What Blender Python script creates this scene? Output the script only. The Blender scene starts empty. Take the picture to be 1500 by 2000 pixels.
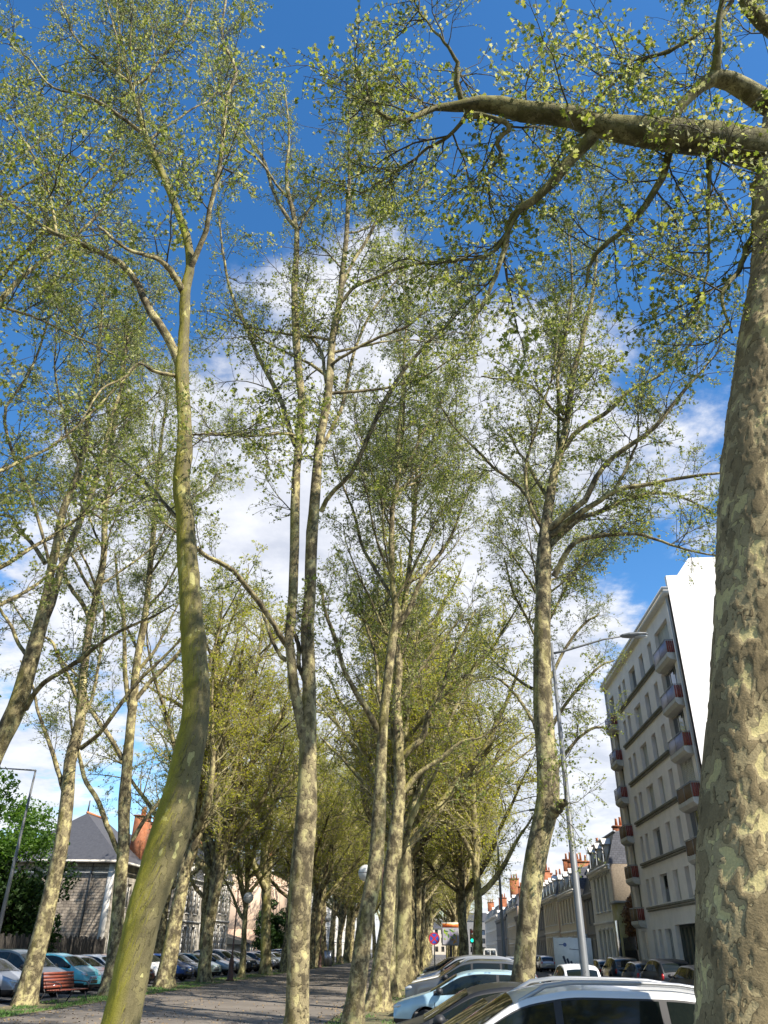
import bpy, math, random
import numpy as np
from math import sin, cos, tan, atan, radians, pi, sqrt

random.seed(7)
rng = np.random.default_rng(11)
SC = bpy.context.scene
COL = SC.collection

# ------------------------------------------------------------------ camera
FPX, EYE = 1485.0, 1.9
PITCH, ROLL = radians(29.85), radians(0.78)
PSI = atan(116.6 / FPX * cos(PITCH))
_h = np.array([-sin(PSI), cos(PSI), 0.0]); _z = np.array([0, 0, 1.0]); _r0 = np.array([cos(PSI), sin(PSI), 0.0])
_f = cos(PITCH) * _h + sin(PITCH) * _z; _u0 = -sin(PITCH) * _h + cos(PITCH) * _z
_rt = cos(ROLL) * _r0 + sin(ROLL) * _u0; _up = -sin(ROLL) * _r0 + cos(ROLL) * _u0
EYEP = np.array([0, 0, EYE])

def ray(x, y): return _f * FPX + _rt * (x - 750) - _up * (y - 1000)
def atY(x, y, Y):
    r = ray(x, y); return EYEP + r * Y / r[1]

cam_data = bpy.data.cameras.new('camera')
cam = bpy.data.objects.new('camera', cam_data); COL.objects.link(cam)
cam_data.sensor_fit = 'VERTICAL'; cam_data.sensor_height = 36.0; cam_data.sensor_width = 27.0
cam_data.lens = FPX / 2000 * 36.0
cam_data.clip_start = 0.1; cam_data.clip_end = 3000
from mathutils import Matrix, Vector, noise as mnoise
m3 = Matrix((tuple(_rt), tuple(_up), tuple(-_f))).transposed()
cam.matrix_world = Matrix.Translation((0, 0, EYE)) @ m3.to_4x4()
SC.camera = cam

# ------------------------------------------------------------------ light
SUN_EL = radians(47.0)
SUN_DIR = np.array([0.80, -0.60]); SUN_DIR = SUN_DIR / np.linalg.norm(SUN_DIR)
sd = Vector((SUN_DIR[0] * cos(SUN_EL), SUN_DIR[1] * cos(SUN_EL), sin(SUN_EL)))
sun_data = bpy.data.lights.new('sun', 'SUN'); sun_data.energy = 5.0; sun_data.angle = radians(0.5)
sun_data.color = (1.0, 0.93, 0.82)
sun = bpy.data.objects.new('sun', sun_data); COL.objects.link(sun)
sun.rotation_euler = sd.to_track_quat('Z', 'Y').to_euler(); sun.location = (20, -20, 40)
SC.view_settings.view_transform = 'Standard'; SC.view_settings.look = 'None'
SC.view_settings.exposure = 0.95; SC.view_settings.gamma = 1.0; SC.view_settings.use_curve_mapping = False

world = bpy.data.worlds.new('World'); SC.world = world; world.use_nodes = True
wn = world.node_tree; wn.nodes.clear()
def N(t, kind, **kw):
    n = t.nodes.new(kind)
    for k, v in kw.items():
        if k == 'inp':
            for a, b in v.items(): n.inputs[a].default_value = b
        else: setattr(n, k, v)
    return n
def Lk(t, a, b): t.links.new(a, b)
def mth(t, op, a, b=None, clamp=False):
    n = t.nodes.new('ShaderNodeMath'); n.operation = op; n.use_clamp = clamp
    for i, s in enumerate((a, b)):
        if s is None: continue
        if isinstance(s, (int, float)): n.inputs[i].default_value = s
        else: t.links.new(s, n.inputs[i])
    return n.outputs[0]
sky = N(wn, 'ShaderNodeTexSky', sky_type='NISHITA', sun_disc=False)
sky.sun_elevation = SUN_EL; sky.sun_rotation = math.atan2(SUN_DIR[0], SUN_DIR[1])
sky.air_density = 1.0; sky.dust_density = 0.3; sky.ozone_density = 3.0
hs = N(wn, 'ShaderNodeHueSaturation', inp={'Saturation': 1.27, 'Value': 1.18, 'Hue': 0.5})
Lk(wn, sky.outputs[0], hs.inputs['Color'])
tc = N(wn, 'ShaderNodeTexCoord')
sep = N(wn, 'ShaderNodeSeparateXYZ'); Lk(wn, tc.outputs['Generated'], sep.inputs[0])
zz = mth(wn, 'MAXIMUM', sep.outputs[2], 0.0)
den = mth(wn, 'ADD', zz, 0.16)
cx = mth(wn, 'DIVIDE', sep.outputs[0], den); cy = mth(wn, 'DIVIDE', sep.outputs[1], den)
cmb = N(wn, 'ShaderNodeCombineXYZ'); Lk(wn, cx, cmb.inputs[0]); Lk(wn, cy, cmb.inputs[1])
n1 = N(wn, 'ShaderNodeTexNoise', inp={'Scale': 1.15, 'Detail': 9.0, 'Roughness': 0.6, 'Distortion': 0.25})
Lk(wn, cmb.outputs[0], n1.inputs['Vector'])
n2 = N(wn, 'ShaderNodeTexNoise', inp={'Scale': 5.0, 'Detail': 8.0, 'Roughness': 0.62})
Lk(wn, cmb.outputs[0], n2.inputs['Vector'])
acc = mth(wn, 'MULTIPLY', mth(wn, 'SUBTRACT', n1.outputs[0], 0.47), 2.4)
acc = mth(wn, 'ADD', acc, mth(wn, 'MULTIPLY', mth(wn, 'SUBTRACT', n2.outputs[0], 0.51), 1.7))
CLOUDS = [  # centre of each bank of cloud (sky direction), sharpness, weight
    (720, 700, 60, .60), (560, 500, 160, .55), (780, 480, 160, .45), (420, 900, 60, .5), (250, 800, 90, .3), (760, 1000, 40, .6), (1080, 800, 70, .6), (1050, 620, 160, .3), (900, 1350, 50, .5), (500, 1150, 80, .3),
    (200, 1080, 60, .30), (90, 1500, 260, .5), (60, 1230, 160, .35), (1180, 1230, 200, .35), (1150, 1600, 130, .45), (1200, 1420, 300, .3),
    (560, 1650, 60, .4), (960, 1650, 60, .4), (1330, 900, 200, .25),
    (130, 1380, 400, -.35), (225, 1600, 400, -.45), (40, 700, 90, -.5), (1225, 1330, 900, -.7), (1250, 1090, 700, -.6), (900, 520, 300, -.3), (750, 20, 18, -1.0), (200, 150, 20, -.6), (1380, 550, 60, -.5),
    (660, 640, 400, -.12)]
for (px, py, pw, wt) in CLOUDS:
    d = ray(px, py); d = d / np.linalg.norm(d)
    vm = N(wn, 'ShaderNodeVectorMath', operation='DOT_PRODUCT'); Lk(wn, tc.outputs['Generated'], vm.inputs[0]); vm.inputs[1].default_value = tuple(d)
    g = mth(wn, 'POWER', mth(wn, 'MAXIMUM', vm.outputs['Value'], 0.0), float(pw))
    acc = mth(wn, 'ADD', acc, mth(wn, 'MULTIPLY', g, wt))
mask = N(wn, 'ShaderNodeMapRange', interpolation_type='SMOOTHERSTEP', inp={'From Min': 0.02, 'From Max': 0.62}); Lk(wn, acc, mask.inputs[0])
cshade = N(wn, 'ShaderNodeMapRange', inp={'From Min': 0.35, 'From Max': 0.62, 'To Min': 0.35, 'To Max': 1.0}); Lk(wn, n2.outputs[0], cshade.inputs[0])
ccol = N(wn, 'ShaderNodeMix', data_type='RGBA', inp={'Factor': 1.0}); 
ccol.inputs[6].default_value = (2.9, 3.15, 3.8, 1); ccol.inputs[7].default_value = (5.6, 5.65, 5.9, 1)
Lk(wn, cshade.outputs[0], ccol.inputs[0])
cm = mth(wn, 'MULTIPLY', mask.outputs[0], 0.92)
mix = N(wn, 'ShaderNodeMix', data_type='RGBA'); Lk(wn, cm, mix.inputs[0]); Lk(wn, hs.outputs[0], mix.inputs[6]); Lk(wn, ccol.outputs[2], mix.inputs[7])
bg = N(wn, 'ShaderNodeBackground', inp={'Strength': 0.1}); Lk(wn, mix.outputs[2], bg.inputs[0])
wo = N(wn, 'ShaderNodeOutputWorld'); Lk(wn, bg.outputs[0], wo.inputs[0])

# ------------------------------------------------------------------ materials
MATS = {}
def mat(name, col, rough=0.8, metal=0.0, var=0.0, scale=4.0, bump=0.0, bscale=30.0, spec=0.5, col2=None, coat=0.0, stretch=None):
    if name in MATS: return MATS[name]
    m = bpy.data.materials.new(name); m.use_nodes = True; t = m.node_tree
    b = t.nodes['Principled BSDF']
    b.inputs['Base Color'].default_value = (*col, 1); b.inputs['Roughness'].default_value = rough; b.inputs['Metallic'].default_value = metal
    b.inputs['Specular IOR Level'].default_value = spec
    if coat: b.inputs['Coat Weight'].default_value = coat; b.inputs['Coat Roughness'].default_value = 0.04
    if var or col2 or bump:
        tcn = t.nodes.new('ShaderNodeTexCoord'); vec = tcn.outputs['Object']
        if stretch:
            mp = t.nodes.new('ShaderNodeMapping'); mp.inputs['Scale'].default_value = stretch; t.links.new(vec, mp.inputs[0]); vec = mp.outputs[0]
    if var or col2:
        nz = N(t, 'ShaderNodeTexNoise', inp={'Scale': scale, 'Detail': 7.0, 'Roughness': 0.65}); t.links.new(vec, nz.inputs['Vector'])
        mr = N(t, 'ShaderNodeMapRange', inp={'From Min': 0.32, 'From Max': 0.68}); t.links.new(nz.outputs[0], mr.inputs[0])
        mx = N(t, 'ShaderNodeMix', data_type='RGBA'); t.links.new(mr.outputs[0], mx.inputs[0])
        c2 = col2 if col2 else tuple(min(1, c * (1 + var)) for c in col)
        c1 = col if col2 else tuple(c * (1 - var) for c in col)
        mx.inputs[6].default_value = (*c1, 1); mx.inputs[7].default_value = (*c2, 1)
        t.links.new(mx.outputs[2], b.inputs['Base Color'])
    if bump:
        nb = N(t, 'ShaderNodeTexNoise', inp={'Scale': bscale, 'Detail': 6.0}); t.links.new(vec, nb.inputs['Vector'])
        bp = N(t, 'ShaderNodeBump', inp={'Strength': bump, 'Distance': 0.02}); t.links.new(nb.outputs[0], bp.inputs['Height']); t.links.new(bp.outputs[0], b.inputs['Normal'])
    MATS[name] = m; return m

def bark_mat(name, fl=3.2, moss=0.45, base=(.105, .092, .060), mid=(.185, .165, .100), pale=(.40, .37, .20), mosscol=(.165, .165, .028), bump=0.6, dist=0.02, shift=0.0):
    """plane bark: thin plates shed in terraces, each layer with its own colour and height"""
    m = bpy.data.materials.new(name); m.use_nodes = True; t = m.node_tree; b = t.nodes['Principled BSDF']
    b.inputs['Roughness'].default_value = 0.88; b.inputs['Specular IOR Level'].default_value = 0.25
    tcn = N(t, 'ShaderNodeTexCoord'); mp = N(t, 'ShaderNodeMapping'); mp.inputs['Scale'].default_value = (1, 1, 0.7); t.links.new(tcn.outputs['Object'], mp.inputs[0])
    wv = N(t, 'ShaderNodeTexNoise', inp={'Scale': fl * 3.2, 'Detail': 5.0, 'Roughness': .6}); t.links.new(mp.outputs[0], wv.inputs['Vector'])
    va = N(t, 'ShaderNodeVectorMath', operation='MULTIPLY_ADD'); t.links.new(wv.outputs['Color'], va.inputs[0]); va.inputs[1].default_value = (.38 / fl,) * 3; t.links.new(mp.outputs[0], va.inputs[2])
    na = N(t, 'ShaderNodeTexNoise', inp={'Scale': fl, 'Detail': 2.0, 'Roughness': .5}); t.links.new(va.outputs[0], na.inputs['Vector'])
    nb = N(t, 'ShaderNodeTexNoise', inp={'Scale': fl * 2.7, 'Detail': 2.0}); mp3 = N(t, 'ShaderNodeMapping'); mp3.inputs['Location'].default_value = (7, 3, 9); t.links.new(va.outputs[0], mp3.inputs[0]); t.links.new(mp3.outputs[0], nb.inputs['Vector'])
    big = N(t, 'ShaderNodeTexNoise', inp={'Scale': .8, 'Detail': 3.0}); t.links.new(tcn.outputs['Object'], big.inputs['Vector'])
    v = mth(t, 'ADD', mth(t, 'ADD', na.outputs[0], mth(t, 'MULTIPLY', mth(t, 'SUBTRACT', nb.outputs[0], .5), .5)), mth(t, 'MULTIPLY', mth(t, 'SUBTRACT', big.outputs[0], .5), .35))
    v = mth(t, 'ADD', v, shift)
    cr = N(t, 'ShaderNodeValToRGB'); hr = N(t, 'ShaderNodeValToRGB')
    stops = [(.0, tuple(x * .55 for x in base), 1.0), (.38, tuple(x * .9 for x in base), .75), (.465, tuple(x * .55 for x in base), .6), (.48, mid, .45), (.55, tuple(x * 1.2 for x in mid), .38), (.60, tuple(x * .7 for x in mid), .25), (.615, pale, .10), (.72, tuple(x * 1.12 for x in pale), .0)]  # narrow dark stops: painted crease shadow and crevice dirt at plate edges
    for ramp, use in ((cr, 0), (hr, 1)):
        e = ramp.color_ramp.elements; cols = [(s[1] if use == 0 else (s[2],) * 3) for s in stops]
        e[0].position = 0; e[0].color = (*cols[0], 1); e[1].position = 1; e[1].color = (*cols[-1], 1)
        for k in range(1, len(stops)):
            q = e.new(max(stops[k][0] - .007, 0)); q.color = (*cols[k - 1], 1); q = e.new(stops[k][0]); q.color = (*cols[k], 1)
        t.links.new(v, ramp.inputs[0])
    mn = N(t, 'ShaderNodeTexNoise', inp={'Scale': 1.3, 'Detail': 6.0, 'Roughness': .7}); mp2 = N(t, 'ShaderNodeMapping'); mp2.inputs['Scale'].default_value = (1.6, 1.6, .45); mp2.inputs['Location'].default_value = (5, 2, 1)
    t.links.new(tcn.outputs['Object'], mp2.inputs[0]); t.links.new(mp2.outputs[0], mn.inputs['Vector'])
    mr = N(t, 'ShaderNodeMapRange', inp={'From Min': .62 - moss * .3, 'From Max': .80 - moss * .3, 'To Max': .8}); t.links.new(mn.outputs[0], mr.inputs[0])
    gn = N(t, 'ShaderNodeNewGeometry'); gs = N(t, 'ShaderNodeSeparateXYZ'); t.links.new(gn.outputs['Normal'], gs.inputs[0])
    sd_ = N(t, 'ShaderNodeMapRange', inp={'From Min': -.55, 'From Max': .75, 'To Min': .25, 'To Max': 1.0}); t.links.new(mth(t, 'ADD', mth(t, 'MULTIPLY', gs.outputs[0], -1.0), mth(t, 'MULTIPLY', gs.outputs[2], .8)), sd_.inputs[0])
    m1 = N(t, 'ShaderNodeMix', data_type='RGBA'); t.links.new(mth(t, 'MULTIPLY', mr.outputs[0], sd_.outputs[0]), m1.inputs[0]); t.links.new(cr.outputs[0], m1.inputs[6]); m1.inputs[7].default_value = (*mosscol, 1)
    fn = N(t, 'ShaderNodeTexNoise', inp={'Scale': 55.0, 'Detail': 4.0, 'Roughness': .6}); t.links.new(tcn.outputs['Object'], fn.inputs['Vector'])
    m2 = N(t, 'ShaderNodeMix', data_type='RGBA', blend_type='MULTIPLY', inp={'Factor': .85}); t.links.new(m1.outputs[2], m2.inputs[6])
    fr = N(t, 'ShaderNodeMapRange', inp={'From Min': .3, 'From Max': .7, 'To Min': .72, 'To Max': 1.18}); t.links.new(fn.outputs[0], fr.inputs[0])
    bg_ = N(t, 'ShaderNodeMapRange', inp={'From Min': .35, 'From Max': .65, 'To Min': .75, 'To Max': 1.15}); t.links.new(mn.outputs[0], bg_.inputs[0])
    fm = mth(t, 'MULTIPLY', fr.outputs[0], bg_.outputs[0])
    cc = N(t, 'ShaderNodeCombineColor'); [t.links.new(fm, cc.inputs[i]) for i in range(3)]; t.links.new(cc.outputs[0], m2.inputs[7])
    t.links.new(m2.outputs[2], b.inputs['Base Color'])
    hgt = mth(t, 'ADD', mth(t, 'MULTIPLY', hr.outputs[0], 1.0), mth(t, 'MULTIPLY', fn.outputs[0], .10))
    bp = N(t, 'ShaderNodeBump', inp={'Strength': bump, 'Distance': dist}); t.links.new(hgt, bp.inputs['Height']); t.links.new(bp.outputs[0], b.inputs['Normal'])
    return m

def leaf_mat(name, cols, trans=0.5):
    m = bpy.data.materials.new(name); m.use_nodes = True; t = m.node_tree; t.nodes.clear()
    geo = N(t, 'ShaderNodeNewGeometry')
    cr = N(t, 'ShaderNodeValToRGB'); e = cr.color_ramp.elements
    e[0].position = 0; e[0].color = (*cols[0], 1); e[1].position = 1; e[1].color = (*cols[-1], 1)
    for i, c in enumerate(cols[1:-1]):
        q = e.new((i + 1) / (len(cols) - 1)); q.color = (*c, 1)
    t.links.new(geo.outputs['Random Per Island'], cr.inputs[0])
    pb = N(t, 'ShaderNodeBsdfPrincipled', inp={'Roughness': .6, 'Specular IOR Level': .3}); t.links.new(cr.outputs[0], pb.inputs['Base Color'])
    tl = N(t, 'ShaderNodeBsdfTranslucent')
    hs_ = N(t, 'ShaderNodeHueSaturation', inp={'Saturation': 1.15, 'Value': 1.7, 'Hue': .49}); t.links.new(cr.outputs[0], hs_.inputs['Color']); t.links.new(hs_.outputs[0], tl.inputs['Color'])
    mx = N(t, 'ShaderNodeMixShader', inp={'Fac': trans}); t.links.new(pb.outputs[0], mx.inputs[1]); t.links.new(tl.outputs[0], mx.inputs[2])
    o = N(t, 'ShaderNodeOutputMaterial'); t.links.new(mx.outputs[0], o.inputs[0])
    return m

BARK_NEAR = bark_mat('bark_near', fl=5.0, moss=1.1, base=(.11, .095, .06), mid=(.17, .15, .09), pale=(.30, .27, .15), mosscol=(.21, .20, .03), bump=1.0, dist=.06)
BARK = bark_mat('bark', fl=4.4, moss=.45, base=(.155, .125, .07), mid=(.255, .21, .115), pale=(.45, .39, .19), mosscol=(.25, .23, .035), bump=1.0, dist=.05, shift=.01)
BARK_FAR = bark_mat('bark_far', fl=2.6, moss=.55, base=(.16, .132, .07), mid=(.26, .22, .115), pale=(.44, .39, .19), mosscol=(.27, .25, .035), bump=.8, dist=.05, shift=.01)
def plate_mat(name, base, mid, pale, moss, mamt):
    """bark whose plates are real relief: layer number comes with the mesh"""
    m = bpy.data.materials.new(name); m.use_nodes = True; t = m.node_tree; b = t.nodes['Principled BSDF']
    b.inputs['Roughness'].default_value = .86; b.inputs['Specular IOR Level'].default_value = .25
    at = N(t, 'ShaderNodeAttribute', attribute_name='layer'); tcn = N(t, 'ShaderNodeTexCoord')
    jt = N(t, 'ShaderNodeTexNoise', inp={'Scale': 30.0, 'Detail': 3.0}); t.links.new(tcn.outputs['Object'], jt.inputs['Vector'])
    v = mth(t, 'ADD', at.outputs['Fac'], mth(t, 'MULTIPLY', mth(t, 'SUBTRACT', jt.outputs[0], .5), .035))
    cr = N(t, 'ShaderNodeValToRGB'); e = cr.color_ramp.elements
    mx_ = lambda a, c, f: tuple(x * (1 - f) + y * f for x, y in zip(a, c))
    cols = [tuple(x * .50 for x in base), tuple(x * .86 for x in base), base, tuple(x * .45 for x in base), mx_(base, mid, .8), mid, tuple(x * .6 for x in mid), pale]  # thin darkened bands between layers paint in crease shade, with crevice dirt
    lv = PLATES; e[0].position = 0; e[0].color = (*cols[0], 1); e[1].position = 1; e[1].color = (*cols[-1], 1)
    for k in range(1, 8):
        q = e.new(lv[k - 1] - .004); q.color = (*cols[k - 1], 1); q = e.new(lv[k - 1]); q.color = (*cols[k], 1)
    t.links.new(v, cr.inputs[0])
    mn = N(t, 'ShaderNodeTexNoise', inp={'Scale': 1.1, 'Detail': 7.0, 'Roughness': .72}); mp = N(t, 'ShaderNodeMapping'); mp.inputs['Scale'].default_value = (1.5, 1.5, .5); t.links.new(tcn.outputs['Object'], mp.inputs[0]); t.links.new(mp.outputs[0], mn.inputs['Vector'])
    mr = N(t, 'ShaderNodeMapRange', inp={'From Min': .60 - mamt * .25, 'From Max': .72 - mamt * .25, 'To Max': .85}); t.links.new(mn.outputs[0], mr.inputs[0])
    gn = N(t, 'ShaderNodeNewGeometry'); gs = N(t, 'ShaderNodeSeparateXYZ'); t.links.new(gn.outputs['True Normal'], gs.inputs[0])
    sd_ = N(t, 'ShaderNodeMapRange', inp={'From Min': -.45, 'From Max': .55, 'To Min': .05, 'To Max': 1.0}); t.links.new(mth(t, 'ADD', mth(t, 'MULTIPLY', gs.outputs[0], -1.0), mth(t, 'MULTIPLY', gs.outputs[2], 1.0)), sd_.inputs[0])
    m1 = N(t, 'ShaderNodeMix', data_type='RGBA'); t.links.new(mth(t, 'MULTIPLY', mr.outputs[0], sd_.outputs[0]), m1.inputs[0]); t.links.new(cr.outputs[0], m1.inputs[6]); m1.inputs[7].default_value = (*moss, 1)
    fn = N(t, 'ShaderNodeTexNoise', inp={'Scale': 60.0, 'Detail': 4.0, 'Roughness': .65}); t.links.new(tcn.outputs['Object'], fn.inputs['Vector'])
    lg = N(t, 'ShaderNodeTexNoise', inp={'Scale': 2.2, 'Detail': 4.0}); t.links.new(tcn.outputs['Object'], lg.inputs['Vector'])
    fr = N(t, 'ShaderNodeMapRange', inp={'From Min': .3, 'From Max': .7, 'To Min': .78, 'To Max': 1.15}); t.links.new(fn.outputs[0], fr.inputs[0])
    fl_ = N(t, 'ShaderNodeMapRange', inp={'From Min': .35, 'From Max': .65, 'To Min': .82, 'To Max': 1.12}); t.links.new(lg.outputs[0], fl_.inputs[0])
    cc = N(t, 'ShaderNodeCombineColor'); fm = mth(t, 'MULTIPLY', fr.outputs[0], fl_.outputs[0]); [t.links.new(fm, cc.inputs[i]) for i in range(3)]
    m2 = N(t, 'ShaderNodeMix', data_type='RGBA', blend_type='MULTIPLY', inp={'Factor': 1.0}); t.links.new(m1.outputs[2], m2.inputs[6]); t.links.new(cc.outputs[0], m2.inputs[7]); t.links.new(m2.outputs[2], b.inputs['Base Color'])
    bp = N(t, 'ShaderNodeBump', inp={'Strength': .5, 'Distance': .012}); t.links.new(fn.outputs[0], bp.inputs['Height']); t.links.new(bp.outputs[0], b.inputs['Normal'])
    return m
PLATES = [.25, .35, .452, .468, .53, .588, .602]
STEPS = [.26, .46, .595]
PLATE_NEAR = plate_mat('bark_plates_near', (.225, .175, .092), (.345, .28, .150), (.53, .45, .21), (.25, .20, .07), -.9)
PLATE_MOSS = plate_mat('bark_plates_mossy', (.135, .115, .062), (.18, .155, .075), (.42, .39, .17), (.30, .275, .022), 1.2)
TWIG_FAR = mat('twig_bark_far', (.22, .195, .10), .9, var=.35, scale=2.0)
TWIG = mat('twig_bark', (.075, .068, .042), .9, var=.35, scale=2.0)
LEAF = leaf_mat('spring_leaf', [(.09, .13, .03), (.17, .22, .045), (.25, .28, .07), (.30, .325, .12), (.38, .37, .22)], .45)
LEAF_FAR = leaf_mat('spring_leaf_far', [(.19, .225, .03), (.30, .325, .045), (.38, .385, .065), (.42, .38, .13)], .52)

# ------------------------------------------------------------------ mesh tools
def raw_mesh(name, V, loops, counts, smooth=False, mats=(), midx=None):
    me = bpy.data.meshes.new(name)
    V = np.asarray(V, np.float32); loops = np.asarray(loops, np.int32); counts = np.asarray(counts, np.int32)
    me.vertices.add(len(V)); me.vertices.foreach_set('co', V.ravel())
    me.loops.add(len(loops)); me.loops.foreach_set('vertex_index', loops)
    me.polygons.add(len(counts)); st = np.concatenate(([0], np.cumsum(counts)[:-1])).astype(np.int32)
    me.polygons.foreach_set('loop_start', st)
    for m in mats: me.materials.append(m)
    if midx is not None: me.polygons.foreach_set('material_index', np.asarray(midx, np.int32))
    if smooth: me.polygons.foreach_set('use_smooth', np.ones(len(counts), bool))
    me.update(calc_edges=True)
    return me

def put(name, me, parent=None, label=None, cat=None, group=None, kind=None, loc=None, rotz=None):
    o = bpy.data.objects.new(name, me); COL.objects.link(o)
    if parent is not None: o.parent = parent
    tag(o, label, cat, group, kind)
    if loc is not None: o.location = loc
    if rotz is not None: o.rotation_euler = (0, 0, rotz)
    return o
def tag(o, label=None, cat=None, group=None, kind=None):
    if label: o['label'] = label
    if cat: o['category'] = cat
    if group: o['group'] = group
    if kind: o['kind'] = kind
def thing(name, label, cat, loc=(0, 0, 0), rotz=0, group=None):
    o = bpy.data.objects.new(name, None); COL.objects.link(o); o.empty_display_size = .2
    o.location = loc; o.rotation_euler = (0, 0, rotz); tag(o, label, cat, group); return o

class MB:
    """collects faces for one mesh"""
    def __init__(s): s.v = []; s.l = []; s.c = []; s.mi = []
    def face(s, pts, mi=0):
        b = len(s.v); s.v.extend([tuple(p) for p in pts]); s.l.extend(range(b, b + len(pts))); s.c.append(len(pts)); s.mi.append(mi)
    def box(s, x0, y0, z0, x1, y1, z1, mi=0):
        if x0 > x1: x0, x1 = x1, x0
        if y0 > y1: y0, y1 = y1, y0
        if z0 > z1: z0, z1 = z1, z0
        b = len(s.v)
        s.v.extend([(x0, y0, z0), (x1, y0, z0), (x1, y1, z0), (x0, y1, z0), (x0, y0, z1), (x1, y0, z1), (x1, y1, z1), (x0, y1, z1)])
        for f in ((0, 3, 2, 1), (4, 5, 6, 7), (0, 1, 5, 4), (1, 2, 6, 5), (2, 3, 7, 6), (3, 0, 4, 7)):
            s.l.extend(b + i for i in f); s.c.append(4); s.mi.append(mi)
        return s
    def tube(s, pts, rads, sides=8, mi=0, cap=True):
        P = np.array(pts, float)[None]; R = np.array(rads if hasattr(rads, '__len__') else [rads] * len(pts), float)[None]
        v, l, c = tubes(P, R, sides); b = len(s.v); n = len(pts)
        s.v.extend(map(tuple, v)); s.l.extend((l + b).tolist()); s.c.extend(c.tolist()); s.mi.extend([mi] * len(c))
        if cap:
            s.l.extend([b + i for i in range(sides)][::-1]); s.c.append(sides); s.mi.append(mi)
            s.l.extend([b + (n - 1) * sides + i for i in range(sides)]); s.c.append(sides); s.mi.append(mi)
        return s
    def ell(s, c, r, nu=12, nv=8, mi=0):
        b = len(s.v)
        for j in range(nv + 1):
            th = pi * j / nv
            for i in range(nu):
                a = 2 * pi * i / nu
                s.v.append((c[0] + r[0] * sin(th) * cos(a), c[1] + r[1] * sin(th) * sin(a), c[2] + r[2] * cos(th)))
        for j in range(nv):
            for i in range(nu):
                k = (i + 1) % nu
                s.l.extend([b + j * nu + i, b + (j + 1) * nu + i, b + (j + 1) * nu + k, b + j * nu + k]); s.c.append(4); s.mi.append(mi)
        return s
    def mesh(s, name, mats, smooth=False):
        return raw_mesh(name, s.v, s.l, s.c, smooth, mats if isinstance(mats, (list, tuple)) else [mats], s.mi)
    def put(s, name, mats, parent=None, smooth=False, **kw):
        return put(name, s.mesh(name, mats, smooth), parent, **kw)

def frames(P):
    """P (K,N,3) -> normal, binormal (K,N,3)"""
    T = np.empty_like(P); T[:, 1:-1] = P[:, 2:] - P[:, :-2]; T[:, 0] = P[:, 1] - P[:, 0]; T[:, -1] = P[:, -1] - P[:, -2]
    T /= np.linalg.norm(T, axis=2, keepdims=True) + 1e-9
    ref = np.where(np.abs(T[:, 0, 2:3]) > .85, np.array([[1., 0, 0]]), np.array([[0., 0, 1.]]))
    U = np.empty_like(P); u = ref
    for i in range(P.shape[1]):
        t = T[:, i]; u = u - (u * t).sum(1, keepdims=True) * t; u /= np.linalg.norm(u, axis=1, keepdims=True) + 1e-9; U[:, i] = u
    return T, U, np.cross(T, U)
def tubes(P, R, S):
    K, n, _ = P.shape
    T, U, W = frames(P)
    a = np.arange(S) * 2 * pi / S
    V = P[:, :, None] + R[:, :, None, None] * (U[:, :, None] * np.cos(a)[None, None, :, None] + W[:, :, None] * np.sin(a)[None, None, :, None])
    idx = np.arange(K * n * S).reshape(K, n, S); nx = np.roll(idx, -1, axis=2)
    q = np.stack([idx[:, :-1], nx[:, :-1], nx[:, 1:], idx[:, 1:]], -1)
    return V.reshape(-1, 3), q.ravel(), np.full(K * (n - 1) * S, 4)
def smooth_path(pts, n):
    """Catmull-Rom resample; pts (M,d)"""
    p = np.asarray(pts, float); M = len(p)
    if M == 2: return p[0] + (p[1] - p[0]) * np.linspace(0, 1, n)[:, None]
    d = np.concatenate(([0], np.cumsum(np.linalg.norm(np.diff(p[:, :3], axis=0), axis=1)))); d /= d[-1]
    e = np.vstack([2 * p[0] - p[1], p, 2 * p[-1] - p[-2]]); out = []
    for t in np.linspace(0, 1, n):
        i = min(max(np.searchsorted(d, t, 'right') - 1, 0), M - 2); u = (t - d[i]) / (d[i + 1] - d[i] + 1e-9)
        a, b, c, f = e[i], e[i + 1], e[i + 2], e[i + 3]
        out.append(.5 * (2 * b + (c - a) * u + (2 * a - 5 * b + 4 * c - f) * u * u + (3 * b - a - 3 * c + f) * u ** 3))
    o = np.array(out); return o
# ------------------------------------------------------------------ ground
GROUND = mat('ground_soil', (.10, .085, .055), .95, var=.25, scale=.6, bump=.4)
PATH = mat('path_asphalt', (.105, .088, .070), .92, var=.16, scale=.7, bump=.35, bscale=60, col2=(.175, .15, .122))
ASPH = mat('asphalt', (.06, .06, .062), .9, var=.2, scale=.8, bump=.3, bscale=60)
PARK = mat('parking_asphalt', (.085, .08, .075), .92, var=.25, scale=.9, bump=.3, bscale=60)
PAVE = mat('pavement_slabs', (.22, .21, .19), .9, var=.15, scale=1.5)
KERB = mat('kerb_stone', (.30, .28, .25), .85, var=.15, scale=3)
VERGE = mat('verge_dirt', (.16, .12, .075), .95, col2=(.09, .10, .03), scale=1.3, bump=.5)
WHITE = mat('white_road_paint', (.75, .75, .72), .7, var=.1, scale=8)
GRASSM = mat('grass_blades', (.045, .12, .014), .7, col2=(.10, .19, .03), scale=3)
def sheet(name, x0, x1, y0, y1, z, m, nx=1, ny=1):
    b = MB()
    for i in range(nx):
        for j in range(ny):
            xa, xb = x0 + (x1 - x0) * i / nx, x0 + (x1 - x0) * (i + 1) / nx; ya, yb = y0 + (y1 - y0) * j / ny, y0 + (y1 - y0) * (j + 1) / ny
            b.face([(xa, ya, z), (xb, ya, z), (xb, yb, z), (xa, yb, z)])
    return b.put(name, m, kind='structure')
sheet('ground', -900, 900, -300, 1500, -.012, GROUND)
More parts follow.
